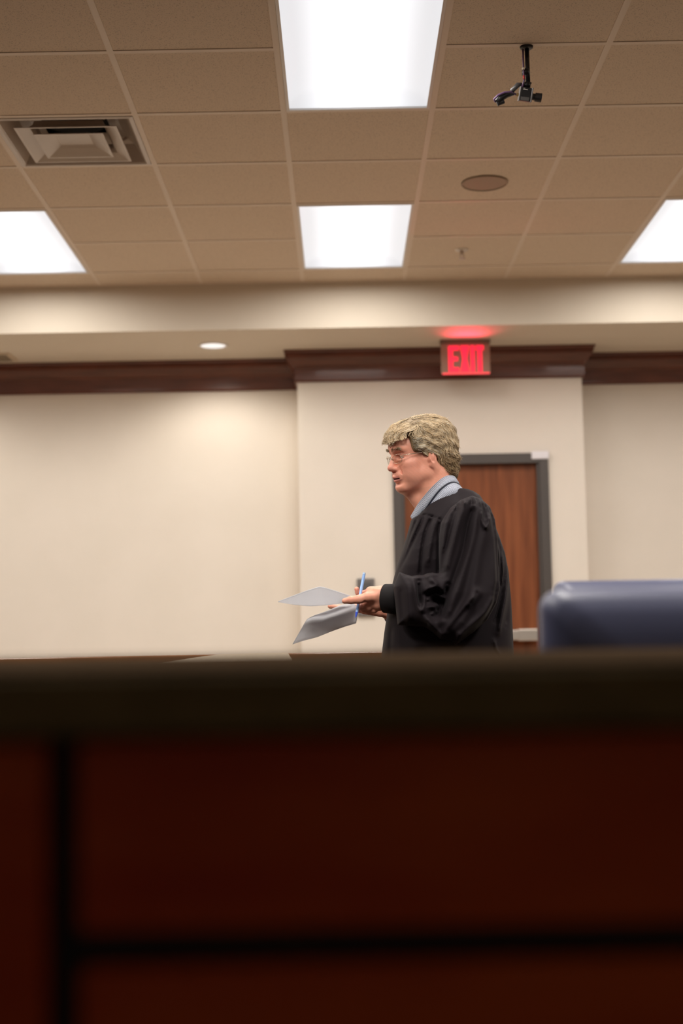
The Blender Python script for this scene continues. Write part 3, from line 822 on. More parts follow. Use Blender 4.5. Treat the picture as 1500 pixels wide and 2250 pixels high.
# ---- hair: an underlying volume plus many fine locks combed along a flow field
def p2l(px, py, L):
    """head-local (F, U) of the sight line's crossing with the plane L"""
    Y = YM
    for _ in range(4):
        q = w2h(at(px, py, Y)); Y += (L-q[1])/1000*HSC/HL[1]*1.0
    q = w2h(at(px, py, Y)); return (q[0], q[2])
HP = [p2l(x, y, 66) for x, y in [(846, 968), (862, 962), (878, 956), (898, 949), (900, 968), (903, 984), (908, 993), (922, 997), (935, 995), (944, 991), (955, 991), (962, 998), (958, 1018), (952, 1031), (966, 1037), (984, 1047), (1003, 1060), (1050, 1066), (1050, 850), (820, 850), (815, 968)]]
HVOL = [p2l(x, y, 0) for x, y in [(850, 970), (853, 950), (866, 933), (884, 923), (905, 916), (927, 912), (945, 911), (964, 917), (978, 927), (988, 942), (993, 962), (997, 980), (995, 994), (1001, 1008), (1000, 1020), (1003, 1036), (997, 1056), (970, 1064), (920, 1050), (872, 1015), (846, 985)]]
def hairf(q):
    """hair volume at points q (n, 3), in millimetres, negative inside"""
    d = -polysdf(q[..., 0], q[..., 2], HVOL)
    t = np.clip(d/54, -1, 1)
    W = np.interp(q[..., 2], [-70, -20, 40, 90, 140], [62, 76, 89, 86, 74])
    T = W*np.where(t > 0, (1-(1-np.clip(t, 0, 1))**2.3)**(1/2.3), t)
    return np.maximum((np.abs(q[..., 1])-T)*.8, -d)
g = Grid((-140, -100, -85), (125, 100, 150), 2.8)
Q3 = np.stack(np.broadcast_arrays(g.X, 0*g.Y, g.Z), -1)[:, 0]
d2 = -polysdf(Q3[..., 0], Q3[..., 2], HVOL); t2 = np.clip(d2/54, -1, 1)
W2 = np.interp(Q3[..., 2], [-70, -20, 40, 90, 140], [62, 76, 89, 86, 74])
T2 = W2*np.where(t2 > 0, (1-(1-np.clip(t2, 0, 1))**2.3)**(1/2.3), t2)
hp2 = polysdf(Q3[..., 0], Q3[..., 2], HP)[:, None, :]
cap = np.maximum((np.abs(g.Y)-T2[:, None, :])*.8, -d2[:, None, :])+3.5+np.clip(14+hp2, 0, 16)*.75
cap = np.maximum(cap, hp2+1.5)
v, q = nets(g, cap); v = relax(v, q, 2, .5)
rnd = np.random.default_rng(5)
LIGHT, MID, DARK, GREY = np.array([.62, .48, .31]), np.array([.38, .265, .145]), np.array([.19, .12, .06]), np.array([.56, .48, .36])
HV = [h2w(v)]; HQ = [q]; HCOL = [np.tile(MID*.62, (len(v), 1))*(1+.35*np.sin(v[:, :1]*.7+v[:, 2:]*.9)*np.sin(v[:, 1:2]*.8))]; nv = len(v)
def grad(p):
    e = 2.; g_ = np.stack([hairf(p+np.eye(3)[k]*e)-hairf(p-np.eye(3)[k]*e) for k in range(3)], -1)
    return g_/(np.linalg.norm(g_, axis=-1, keepdims=True)+1e-9)
def flow(p):
    F, L, U = p[:, 0], p[:, 1], p[:, 2]
    up = np.clip((U-72)/30, 0, 1)
    front = np.clip((F-8)/35, 0, 1)*up
    side = (1-up)*np.clip((F+55)/45, 0, 1)
    back = np.clip((-F-25)/45, 0, 1)
    one = np.ones_like(F)
    d = front[:, None]*np.stack([.9*one, np.where(L > -15, -.15, -.25), -.42*one], 1)
    d += (up*(1-front))[:, None]*np.stack([-.8*one, .35*np.sign(L+5), -.25*one], 1)
    d += side[:, None]*np.stack([-.95*one, 0*one, -.42*one], 1)
    d += back[:, None]*np.stack([-.30*one, 0*one, -.9*one], 1)
    d += np.where(U < 5, 1., 0.)[:, None]*np.array([-.25, 0, -.75])
    return d/(np.linalg.norm(d, axis=1, keepdims=True)+1e-6)
def locks(p, n, step, off0, off1, r0, curl, tint, flick=None, slack=2.5):
    """p (k, 3) roots; all vectorised; adds k tapered locks of n points"""
    global nv
    k = len(p); pts = np.zeros((k, n, 3)); step = np.broadcast_to(step, (k,)).copy()
    ph = rnd.uniform(0, 6.28, (k, 3)); co = p*.05; jit = rnd.normal(0, .05, (k, 3))+.34*np.stack([np.sin(co[:, 2]*2.1+co[:, 1]), np.sin(co[:, 0]*1.7+co[:, 2]*1.3), np.sin(co[:, 0]*2.3-co[:, 1]*1.1+1)], 1); fr = rnd.uniform(.35, .8, (k, 1))
    alive = np.ones(k)
    dep = np.clip(13+polysdf(p[:, 0], p[:, 2], HP), 0, 13)*.75; p = p-grad(p)*dep[:, None]
    for i in range(n):
        t = i/(n-1)
        pts[:, i] = p
        nr = grad(p)
        d = flow(p)+jit+curl[:, None]*np.sin(ph+i*fr*np.array([1, .9, 1.15]))
        if flick is not None: d += flick[:, None]*t**2*(nr*1.4+np.array([-.3, 0, .9]))
        else: d -= nr*(d*nr).sum(1, keepdims=True)
        d /= np.linalg.norm(d, axis=1, keepdims=True)+1e-6
        p = p+d*(step*alive)[:, None]
        want = off0+(off1-off0)*t+1.5*np.sin(p[:, 0]*.15+p[:, 2]*.08+2.2*np.sin(p[:, 2]*.045+p[:, 1]*.05))+1.5*np.sin(p[:, 0]*.05-p[:, 2]*.19+2*np.sin(p[:, 0]*.06))-dep*max(0., 1-t*2.6)
        h = hairf(p)
        pull = .7*(1 if flick is None else 1-t)
        p = p-nr*((h-want)*pull*alive)[:, None]
        out = polysdf(p[:, 0], p[:, 2], HP) > slack*step
        alive = np.where(out, alive*.25, alive)
    T = np.gradient(pts, axis=1); T /= np.linalg.norm(T, axis=2, keepdims=True)+1e-9
    N = grad(pts.reshape(-1, 3)).reshape(pts.shape); N -= T*(N*T).sum(2, keepdims=True); N /= np.linalg.norm(N, axis=2, keepdims=True)+1e-9
    B = np.cross(T, N); tt = np.linspace(0, 1, n)
    prof = np.clip(np.sin(np.clip(tt*.8+.2, 0, 1)*PI), 0.03, 1)**.6
    rad = r0[:, None]*prof[None]
    m = 4
    V = np.stack([pts+(B*(1.5*math.cos(2*PI*j/m))+N*(.6*math.sin(2*PI*j/m)))*rad[..., None] for j in range(m)], 2)
    idx = nv+np.arange(k*n*m).reshape(k, n, m)
    a, b = idx[:, :-1], idx[:, 1:]
    Q = np.stack([a, np.roll(a, -1, 2), np.roll(b, -1, 2), b], -1).reshape(-1, 4)
    HV.append(h2w(V.reshape(-1, 3))); HQ.append(Q); nv += k*n*m
    c = tint[:, None, None, :]*(1+rnd.normal(0, .10, (k, 1, 1, 1)))*(.66+.48*np.sin(tt*2.4+.25))[None, :, None, None]
    HCOL.append(np.broadcast_to(c, (k, n, m, 3)).reshape(-1, 3))
def roots(k, ok):
    out = []
    while sum(map(len, out)) < k:
        w = rnd.uniform(-.9, 1, 4*k); th = rnd.uniform(-PI, PI, 4*k); s_ = np.sqrt(1-w*w)
        p = np.stack([-8+105*np.cos(th)*s_, 80*np.sin(th)*s_, 36+95*w], 1)
        for _ in range(9): p -= grad(p)*(hairf(p)*.8)[:, None]
        m = (polysdf(p[:, 0], p[:, 2], HP) < -1.5) & ok(p) & (np.abs(hairf(p)) < 6)
        out.append(p[m])
    return np.concatenate(out)[:k]
def pick(p, w):
    k = rnd.choice(len(w), len(p), p=w)
    band = np.sin(p[:, 0]*.13+p[:, 2]*.11+2*np.sin(p[:, 1]*.06))+rnd.normal(0, .5, len(p))
    k = np.where(band > .9, 0, np.where(band < -1.0, 1, k)); c = np.stack([LIGHT, MID, DARK, GREY])[k]
    low = p[:, 2] < 15; c[low] = np.where(rnd.random((low.sum(), 1)) < .6, MID, DARK*.9)
    tm = (p[:, 0] > 22) & (p[:, 2] < 78); c[tm] = np.where(rnd.random((tm.sum(), 1)) < .65, GREY, MID)
    return c
W4 = [.46, .30, .08, .16]
p = roots(4600, lambda p: p[:, 2] > -70)
locks(p, 18, rnd.uniform(3.6, 6.2, len(p)), .8, -2.0, rnd.uniform(.40, .85, len(p)), np.full(len(p), .13), pick(p, W4))
p = roots(1000, lambda p: (p[:, 0] > 8) & (p[:, 2] < 84) & (p[:, 1] > 0))      # temple and sideburn
locks(p, 12, rnd.uniform(3., 5.2, len(p)), .6, -1., rnd.uniform(.38, .75, len(p)), np.full(len(p), .1), pick(p, W4), None, 1.2)
p = roots(700, lambda p: p[:, 2] > 96)                        # crown and parting
locks(p, 15, rnd.uniform(3.4, 5.6, len(p)), .8, -1., rnd.uniform(.4, .8, len(p)), np.full(len(p), .16), pick(p, W4))
p = roots(1200, lambda p: p[:, 2] > 20)                        # looser top layer
locks(p, 18, rnd.uniform(4, 6.5, len(p)), 1., rnd.uniform(-2, 3, len(p)), rnd.uniform(.38, .7, len(p)), np.full(len(p), .22), pick(p, [.62, .16, .02, .20]))
p = roots(900, lambda p: (p[:, 0] > 30) & (p[:, 2] > 82) & (p[:, 1] < 22))     # fringe falling over the brow
locks(p, 11, rnd.uniform(3.0, 5.6, len(p)), 0., 3., rnd.uniform(.4, .8, len(p)), np.full(len(p), .25), pick(p, [.5, .35, .05, .1]), None, 4.5)
p = roots(900, lambda p: (p[:, 0] < -45) & (p[:, 2] < 45))    # curls at the nape
locks(p, 11, rnd.uniform(3.0, 5.2, len(p)), 0., 2., rnd.uniform(.4, .85, len(p)), np.full(len(p), .35), pick(p, W4), rnd.uniform(.15, 1.35, len(p))**2, 3.5)
p = roots(160, lambda p: p[:, 2] > 60)                        # stray hairs
locks(p, 13, rnd.uniform(3.5, 6.5, len(p)), 1., rnd.uniform(6, 14, len(p)), rnd.uniform(.28, .45, len(p)), np.full(len(p), .6), pick(p, [.8, .1, 0, .1]))
M_hair = tint_mat('hair', .55, spec=.25)
pymesh('hair', np.concatenate(HV), np.concatenate(HQ), M_hair, person, True, np.concatenate(HCOL))
mid = MID
# eyebrows
for s in (-1, 1):
    HV, HQ, HCOL = [], [], []; nv = 0
    for k in range(64):
        t_ = rnd.random(); base = np.array([0, (9+39*t_)*s, 47+4*math.sin(t_*2.8)+rnd.normal(0, 2.2)])
        near = (np.abs(L_-base[1]) < 2.5) & (np.abs(U_-base[2]) < 2.5); base[0] = F_[near].max()-.8
        d = np.array([.9-1.2*t_, s*(1.2+1.8*t_), 1.1-1.2*t_])+rnd.normal(0, .25, 3); n = 5
        pts = np.array([base+d*i*1.1+np.array([1.5+.9*math.sin(i*.8), 0, 0]) for i in range(n)])
        w_ = np.array([.8, .8, .65, .45, .1])[:, None]
        V = np.stack([pts+np.array([0, 0, 1])*w_, pts+np.array([.8, 0, -.5])*w_, pts+np.array([-.8, 0, -.5])*w_], 1).reshape(-1, 3)
        HV.append(h2w(V)); HQ.append(np.array([(a*3+i+nv, a*3+(i+1) % 3+nv, (a+1)*3+(i+1) % 3+nv, (a+1)*3+i+nv) for a in range(n-1) for i in range(3)]))
        HCOL.append(np.tile((MID if rnd.random() < .6 else GREY)*rnd.uniform(.7, 1.0), (len(V), 1))); nv += len(V)
    pymesh('eyebrow', np.concatenate(HV), np.concatenate(HQ), M_hair, person, True, np.concatenate(HCOL))

# ---- eyeglasses
def hp(*p): return Vector(h2w(np.array(p, float)))
M_wire = mat('gold_wire', (.55, .47, .36), .25, metal=.9)
M_glass = bpy.data.materials.new('spectacle_glass'); M_glass.use_nodes = True
_n = M_glass.node_tree; _n.nodes.remove(_n.nodes['Principled BSDF'])
_t = nd(M_glass, 'ShaderNodeBsdfTransparent'); _g = nd(M_glass, 'ShaderNodeBsdfGlossy'); _g.inputs['Roughness'].default_value = .03
_t.inputs[0].default_value = (.95, .94, .92, 1)
_mx = nd(M_glass, 'ShaderNodeMixShader'); _mx.inputs[0].default_value = .07
lk(M_glass, _t, 0, _mx, 1); lk(M_glass, _g, 0, _mx, 2); lk(M_glass, _mx, 0, _n.nodes['Material Output'], 'Surface')
eg = bpy.data.objects.new('eyeglasses', None); COL.objects.link(eg); eg.parent = person; eg.location = HO
def lens_pts(s, k=32):
    out = []
    for i in range(k):
        a = 2*PI*i/k
        l = 33+21.5*math.copysign(abs(math.cos(a))**.85, math.cos(a)); u = 16+14.5*math.copysign(abs(math.sin(a))**.85, math.sin(a))
        out.append((109-.0055*(l-5)**2-.04*(16-u), l*s, u))
    return out
for s in (-1, 1):
    lp = lens_pts(s)
    bm = bmesh.new()
    vs = [bm.verts.new(hp(*p)) for p in lp]; bm.faces.new(vs)
    vs2 = [bm.verts.new(hp(p[0]-1.5, p[1], p[2])) for p in lp]; bm.faces.new(vs2[::-1])
    for i in range(len(vs)): bm.faces.new((vs[i], vs[(i+1) % len(vs)], vs2[(i+1) % len(vs)], vs2[i]))
    from_bm('lens', bm, M_glass, eg)
    bm = bmesh.new(); tube(bm, [hp(*p) for p in lp+lp[:2]], .00065, 8); from_bm('rim', bm, M_wire, eg, True)
    e = max(lp, key=lambda p: abs(p[1]))
    bm = bmesh.new(); tube(bm, [hp(e[0], e[1], 21), hp(96, 60*s, 25), hp(88, 68*s, 26), hp(45, 76*s, 24), hp(12, 82*s, 24), hp(0, 83*s, 24), hp(-14, 80*s, 12)], .0011, 8)
    from_bm('temple_arm', bm, M_wire, eg, True)
bm = bmesh.new(); tube(bm, [hp(108, -12, 19), hp(112.5, -5, 22), hp(112.5, 5, 22), hp(108, 12, 19)], .0011, 8); from_bm('bridge', bm, M_wire, eg, True)

# ---- shirt collar with its fine check, and the dark piping
M_shirt = mat('checked_shirt', (.6, .62, .68), .8, spec=.2)
def _sh():
    m = M_shirt
    uv = nd(m, 'ShaderNodeUVMap'); sp = nd(m, 'ShaderNodeSeparateXYZ'); lk(m, uv, 'UV', sp, 'Vector')
    outs = []
    for ax in ('X', 'Y'):
        a = nd(m, 'ShaderNodeMath', operation='MULTIPLY'); a.inputs[1].default_value = 1/.0046; lk(m, sp, ax, a, 0)
        f = nd(m, 'ShaderNodeMath', operation='FRACT'); lk(m, a, 0, f, 0)
        c = nd(m, 'ShaderNodeMath', operation='GREATER_THAN'); c.inputs[1].default_value = .42; lk(m, f, 0, c, 0)
        outs.append(c)
    s_ = nd(m, 'ShaderNodeMath', operation='ADD'); lk(m, outs[0], 0, s_, 0); lk(m, outs[1], 0, s_, 1)
    d = nd(m, 'ShaderNodeMath', operation='DIVIDE'); d.inputs[1].default_value = 2.; lk(m, s_, 0, d, 0)
    rp = nd(m, 'ShaderNodeValToRGB'); rp.color_ramp.interpolation = 'CONSTANT'
    rp.color_ramp.elements[0].color = (.75, .77, .82, 1); rp.color_ramp.elements[0].position = 0
    rp.color_ramp.elements[1].color = (.028, .035, .075, 1); rp.color_ramp.elements[1].position = .8
    e = rp.color_ramp.elements.new(.3); e.color = (.42, .45, .54, 1)
    lk(m, d, 0, rp, 'Fac'); lk(m, rp, 'Color', bsdf(m), 'Base Color')
_sh()
def smoothline(pts, n):
    pts = np.array(pts, float); d = np.r_[0, np.cumsum(np.linalg.norm(np.diff(pts[:, :2], axis=0), axis=1))]
    t = np.linspace(0, d[-1], n)
    # Catmull-like smoothing of the linear interpolation
    q = np.stack([np.interp(t, d, pts[:, k]) for k in range(pts.shape[1])], 1)
    for _ in range(3): q[1:-1] = (q[:-2]+2*q[1:-1]+q[2:])/4
    return q
def band(name, rows, m, parent, thick, n=60):
    """rows: polylines of (px, py, dy) from one end to the other; lofted, with a metric UV"""
    R_ = [np.array([P(*p) for p in smoothline(r, n)]) for r in rows]
    V = np.stack(R_, 1); k = len(rows)
    bm = bmesh.new(); vv = [[bm.verts.new(V[i, j]-np.array(parent_origin(parent)) if parent is not None else V[i, j]) for j in range(k)] for i in range(n)]
    uvl = bm.loops.layers.uv.new('UVMap')
    ul = np.r_[0, np.cumsum(np.linalg.norm(np.diff(V[:, 0], axis=0), axis=1))]
    vl = np.concatenate([np.zeros((n, 1)), np.cumsum(np.linalg.norm(np.diff(V, axis=1), axis=2), axis=1)], 1)
    for i in range(n-1):
        for j in range(k-1):
            f = bm.faces.new((vv[i][j], vv[i+1][j], vv[i+1][j+1], vv[i][j+1]))
            for lp, (a, b) in zip(f.loops, ((i, j), (i+1, j), (i+1, j+1), (i, j+1))): lp[uvl].uv = (ul[a], vl[a, b])
    bmesh.ops.recalc_face_normals(bm, faces=bm.faces)
    me = bpy.data.meshes.new(name); bm.to_mesh(me); bm.free()
    o = link(name, me, m, parent, True)
    if thick:
        s_ = o.modifiers.new('thick', 'SOLIDIFY'); s_.thickness = thick; s_.offset = 0
    return o
top_ = [(902, 1135, -.030), (919, 1106, -.052), (935, 1086, -.068), (951, 1068, -.078), (966, 1054, -.078), (982, 1044, -.064), (996, 1045, -.035), (1003, 1051, 0), (996, 1047, .035), (975, 1060, .07), (945, 1085, .075), (919, 1112, .05), (906, 1136, .0)]
mid_ = [(904, 1139, -.038), (926, 1112, -.068), (944, 1090, -.086), (961, 1071, -.094), (978, 1057, -.090), (994, 1052, -.070), (1006, 1056, -.035), (1010, 1063, 0), (1002, 1060, .04), (980, 1072, .08), (950, 1098, .085), (925, 1122, .06), (909, 1142, .0)]
low_ = [(909, 1147, -.048), (934, 1118, -.080), (951, 1093, -.100), (966, 1074, -.108), (982, 1062, -.104), (996, 1057, -.080), (1010, 1065, -.040), (1013, 1072, 0), (1006, 1072, .045), (985, 1085, .09), (955, 1110, .095), (930, 1132, .07), (911, 1148, .0)]
band('shirt_collar', [top_, mid_, low_], M_shirt, person, .003)
M_navy = mat('navy_piping', (.012, .014, .03), .6)
sb1 = [(x+1.5, y+2, d*1.02) for x, y, d in low_]
sb2 = [(930, 1160, -.06), (952, 1135, -.11), (970, 1108, -.125), (990, 1092, -.13), (1008, 1083, -.125), (1020, 1079, -.09), (1025, 1079, -.05), (1026, 1082, 0), (1018, 1085, .05), (1000, 1095, .11), (970, 1120, .13), (945, 1145, .09), (930, 1162, .0)]
band('shirt_shoulder', [sb1, sb2], M_shirt, person, .003)
bm = bmesh.new()
tube(bm, [P(*p) for p in smoothline([(x+.6, y+.8, d*1.01-.002) for x, y, d in low_], 60)], .0030, 8)
from_bm('collar_piping', bm, M_navy, person, True)

# ---- black robe: outline in side view, rounded in depth, pleats pressed in along their lines
M_robe = mat('black_robe_cloth', (.0165, .0124, .0146), .66, spec=.09, sheen=.03)
def _rc():
    tc = nd(M_robe, 'ShaderNodeTexCoord'); nz = nd(M_robe, 'ShaderNodeTexNoise'); nz.inputs['Scale'].default_value = 900
    bp = nd(M_robe, 'ShaderNodeBump'); bp.inputs['Strength'].default_value = .1; bp.inputs['Distance'].default_value = .0005
    lk(M_robe, tc, 'Object', nz, 'Vector'); lk(M_robe, nz, 'Fac', bp, 'Height'); lk(M_robe, bp, 'Normal', bsdf(M_robe), 'Normal')
_rc()
def C7(pl): return [(840+x/3.75, 980+y/3.75) for x, y in pl]
def planepx(g):
    X, Z = g.ax[0][:, None].astype(float), g.ax[2][None, :].astype(float)
    Q = np.stack([X+0*Z, YM+0*X+0*Z, Z+0*X], -1)
    return topx(Q)
def press(U, V, strokes):
    d = np.zeros(U.shape)
    for (pl, amp, w) in strokes:
        w = w*.88/3.75
        q = smoothline(C7(pl), max(12, 4*len(pl)))
        lo, hi = q.min(0)-4*w, q.max(0)+4*w
        m = (U > lo[0]) & (U < hi[0]) & (V > lo[1]) & (V < hi[1])
        if not m.any(): continue
        dist = linedist(U[m], V[m], q)
        # taper at the two ends
        e = np.minimum(np.hypot(U[m]-q[0, 0], V[m]-q[0, 1]), np.hypot(U[m]-q[-1, 0], V[m]-q[-1, 1]))
        d[m] += 1.75*amp*np.exp(-(dist/w)**2)*np.clip(e/(2.2*w)+.25, 0, 1)
    return d/1000.
NECK = [(903, 1142), (916, 1134), (934, 1113), (951, 1095), (965, 1084), (983, 1076), (1001, 1074), (1023, 1077)]
TORSO = NECK + [(1036, 1081), (1052, 1091), (1068, 1118), (1082, 1150), (1095, 1180), (1107, 1215), (1115, 1255), (1121, 1320), (1125, 1400), (1128, 1500), (1140, 1700), (1152, 1930),
         (812, 1930), (822, 1700), (832, 1520), (838, 1440), (844, 1390), (850, 1350), (860, 1290), (872, 1243), (882, 1213), (893, 1180)]
T_STROKES = [
 ([(325, 600), (240, 800), (170, 960), (105, 1075)], -9, 13), ([(300, 610), (215, 800), (150, 950)], 5, 16),
 ([(385, 622), (330, 730), (300, 900), (285, 1090)], -13, 16), ([(355, 690), (322, 900), (320, 1060)], 0, 10), ([(410, 640), (370, 800), (340, 1000)], 7, 22),
 ([(445, 650), (432, 800), (430, 1080)], -10, 15), ([(255, 612), (200, 760), (150, 930), (85, 1085)], 5, 12), ([(262, 640), (215, 760), (165, 930), (100, 1085)], -6, 9),
 ([(290, 582), (370, 600), (450, 640)], -5, 7), 
 ([(893, 740), (903, 900), (890, 1150)], -13, 14), ([(925, 790), (945, 900), (940, 1050), (925, 1180)], -11, 13), ([(968, 870), (985, 1000), (962, 1150), (930, 1300), (880, 1450)], -14, 16),
 ([(1008, 950), (1010, 1080), (1040, 1180)], -8, 12), ([(912, 860), (920, 1000), (905, 1140)], 8, 12), ([(960, 900), (962, 1050), (945, 1180)], 8, 14),
 ([(1000, 960), (1012, 1100), (990, 1200), (950, 1350), (905, 1540)], 12, 22), ([(870, 1600), (885, 1680), (925, 1720)], 7, 14), ([(1030, 1150), (1020, 1300), (980, 1480)], -8, 24),
 ([(880, 640), (925, 740), (965, 830), (1005, 925)], 4, 9), ([(20, 1400), (10, 1550), (5, 1800)], 6, 14), ([(60, 1500), (50, 1700), (45, 2000)], -10, 18),
 ([(300, 1700), (280, 2200), (260, 3000)], -14, 40), ([(600, 1750), (600, 2300), (590, 3200)], 14, 60), ([(850, 1800), (880, 2300), (900, 3200)], -14, 40),
]
def inflate(g, poly, strokes, yc, b, D, power=2.):
    U, V = planepx(g)
    din = -polysdf(U, V, poly)*YM/FPX
    t = np.clip(din/D(U, V) if callable(D) else din/D, -1, 1)
    h = np.where(t > 0, (1-np.abs(1-np.clip(t, 0, 1))**power)**(1/power), t)
    B = b(U, V) if callable(b) else b
    T = B*h
    dsp = press(U, V, strokes)*np.clip(t*5, 0, 1)
    Yc = yc(U, V) if callable(yc) else yc+0*U
    hh = np.clip(h, .35, 1)
    Bn = np.maximum(B+dsp/hh, .02)[:, None, :]; Bf = np.maximum(B+.6*dsp/hh, .02)[:, None, :]
    dy = g.Y-Yc[:, None, :]
    w = np.abs(dy)/np.where(dy < 0, Bn, Bf)
    e = (1-np.minimum(t, 1))[:, None, :]
    return ((w**power+e**power)**(1/power)-1)*.08

def necks(U, V): return linedist(U, V, NECK)*YM/FPX
def torso_b(U, V):
    s_ = necks(U, V)
    sh = np.interp(s_, [0, .02, .06, .11, .16, .24, .5, .9], [.098, .118, .160, .192, .205, .20, .215, .26])
    return sh
def torso_D(U, V):
    s_ = necks(U, V)
    return np.interp(s_, [0, .03, .1, .2, .4], [.012, .03, .09, .15, .17])
a, b_ = P(806, 1935), P(1158, 1060)
g = Grid((a[0], YM-.32, a[2]), (b_[0], YM+.32, b_[2]), .0045)
v, q = nets(g, inflate(g, TORSO, T_STROKES, YM, torso_b, torso_D, 2.2))
v = relax(v, q, 1, .4)
pymesh('robe', v, q, M_robe, person)

SLEEVE = C7([(105, 1482), (72, 1180), (118, 1062), (165, 1082), (212, 1098), (255, 1092), (300, 1092), (335, 1078), (372, 1073), (410, 1080), (428, 1078), (428, 900), (432, 780), (445, 680), (470, 630), (520, 560), (600, 497), (690, 463), (760, 488), (830, 550), (868, 650), (886, 800), (888, 1000), (897, 1190), (870, 1310), (800, 1440), (690, 1540), (550, 1640), (520, 1602), (435, 1597), (380, 1545), (310, 1495), (200, 1490)])
S_STROKES = [
 ([(630, 490), (590, 600), (545, 760), (500, 920), (462, 1075)], 11, 34), ([(720, 500), (700, 640), (680, 800), (620, 980), (560, 1180), (500, 1340), (455, 1440)], 13, 46),
 ([(800, 600), (770, 760), (720, 920), (690, 1080), (650, 1300), (560, 1530)], 9, 46), ([(860, 700), (860, 900), (850, 1050), (865, 1190)], 7, 30),
 ([(572, 560), (515, 720), (470, 900), (440, 1075)], -10, 24), ([(690, 560), (640, 720), (610, 900), (560, 1050), (505, 1200), (430, 1360)], -15, 28),
 ([(742, 600), (745, 690), (775, 748), (803, 690), (808, 640)], 8, 16), ([(775, 560), (775, 680)], -10, 22), ([(835, 600), (860, 800), (868, 1000), (870, 1180), (830, 1370), (740, 1490)], -12, 22),
 ([(500, 600), (470, 720), (450, 900)], 6, 16),
 ([(200, 1112), (290, 1112), (380, 1092), (425, 1100)], 6, 20), ([(212, 1112), (225, 1200), (248, 1330), (268, 1392), (292, 1350), (312, 1240)], 8, 20),
 ([(262, 1150), (265, 1250), (270, 1330)], -14, 18), ([(340, 1120), (400, 1180), (330, 1220)], 8, 22), ([(310, 1250), (390, 1215), (460, 1260), (480, 1180)], -16, 22),
 ([(330, 1290), (400, 1290), (440, 1330), (410, 1400), (360, 1400)], -34, 44), ([(400, 1320), (430, 1370), (380, 1390)], 6, 14),
 ([(300, 1400), (370, 1530), (428, 1585), (500, 1500), (600, 1350), (700, 1240)], 14, 36), ([(460, 1560), (530, 1470), (640, 1330)], -8, 26), ([(545, 1600), (650, 1490), (760, 1400), (850, 1260)], 8, 30),
 ([(175, 1130), (180, 1300), (190, 1470)], 5, 26), ([(120, 1200), (140, 1460)], -4, 20),
]
seam = smoothline([(450, 680), (478, 628), (520, 565), (600, 503), (690, 470), (755, 495), (825, 555)], 26)
for k in range(1, 25):
    x, y = seam[k]; ln = 45+22*math.sin(k*2.1)
    dx = (x-640)*.10; S_STROKES.append(([(x, y-4), (x+dx*.3-3, y+ln*.5), (x+dx-6, y+ln)], 4.5 if k % 2 else -5.5, 10))
def sleeve_yc(U, V): return YM-.205-.05*np.clip((V-1130)/180, 0, 1)+.055*np.clip((930-U)/75, 0, 1)
def sleeve_D(U, V): return .05+0*U
a, b_ = P(855, 1428), P(1084, 1097)
g = Grid((a[0], YM-.42, a[2]), (b_[0], YM-.05, b_[2]), .003)
sv, sq = nets(g, inflate(g, SLEEVE, S_STROKES, sleeve_yc, .075, sleeve_D, 2.2))
sv = relax(sv, sq, 1, .3)
pymesh('sleeve', sv, sq, M_robe, person)
mv = sv.copy(); mv[:, 1] = 2*YM-mv[:, 1]; mv[:, 2] -= .03
pymesh('sleeve', mv, sq[:, ::-1], M_robe, person)
# tight inner cuffs
for pts, in (([(882, 1318, -.125), (866, 1316, -.112), (846, 1315, -.098)],), ([(900, 1352, .16), (872, 1350, .138), (852, 1348.5, .122)],)):
    bm = bmesh.new(); r_ = .050 if pts[0][2] < 0 else .031
    tube(bm, [P(*p) for p in pts], [r_, r_, r_*.97], 28, False)
    o = from_bm('cuff', bm, mat('black_cuff', (.011, .009, .010), .75, spec=.2), person, True)
    m_ = o.modifiers.new('thick', 'SOLIDIFY'); m_.thickness = .005; m_.offset = -1
# trousers below the hem, and shoes
for s in (-1, 1):
    fx = 960 if s < 0 else 1000
    xt = P(fx+22, 1700)[0]
    bm = bmesh.new(); tube(bm, [(xt-.012, YM+.10*s, .62), (xt-.005, YM+.10*s, .35), (xt, YM+.10*s, .085)], [.095, .085, .078], 24, False)
    o = from_bm('trouser_leg', bm, mat('dark_trousers', (.018, .017, .02), .8, spec=.1), person, True)
    m_ = o.modifiers.new('thick', 'SOLIDIFY'); m_.thickness = .004
for s in (-1, 1):
    fx = 960 if s < 0 else 1000
    x0 = P(fx+22, 1700)[0]
    g = Grid((x0-.24, YM+.10*s-.07, 0), (x0+.09, YM+.10*s+.07, .13), .005)
    v_ = smin(capsule(g, (x0+.02, YM+.10*s, .05), (x0-.17, YM+.11*s, .032), .048, .038), capsule(g, (x0+.02, YM+.1*s, .06), (x0, YM+.1*s, .10), .05, .048), .03)
    v_ = np.maximum(v_, .003-g.Z)
    v, q = nets(g, v_); pymesh('shoe', v, q, M_black, person)

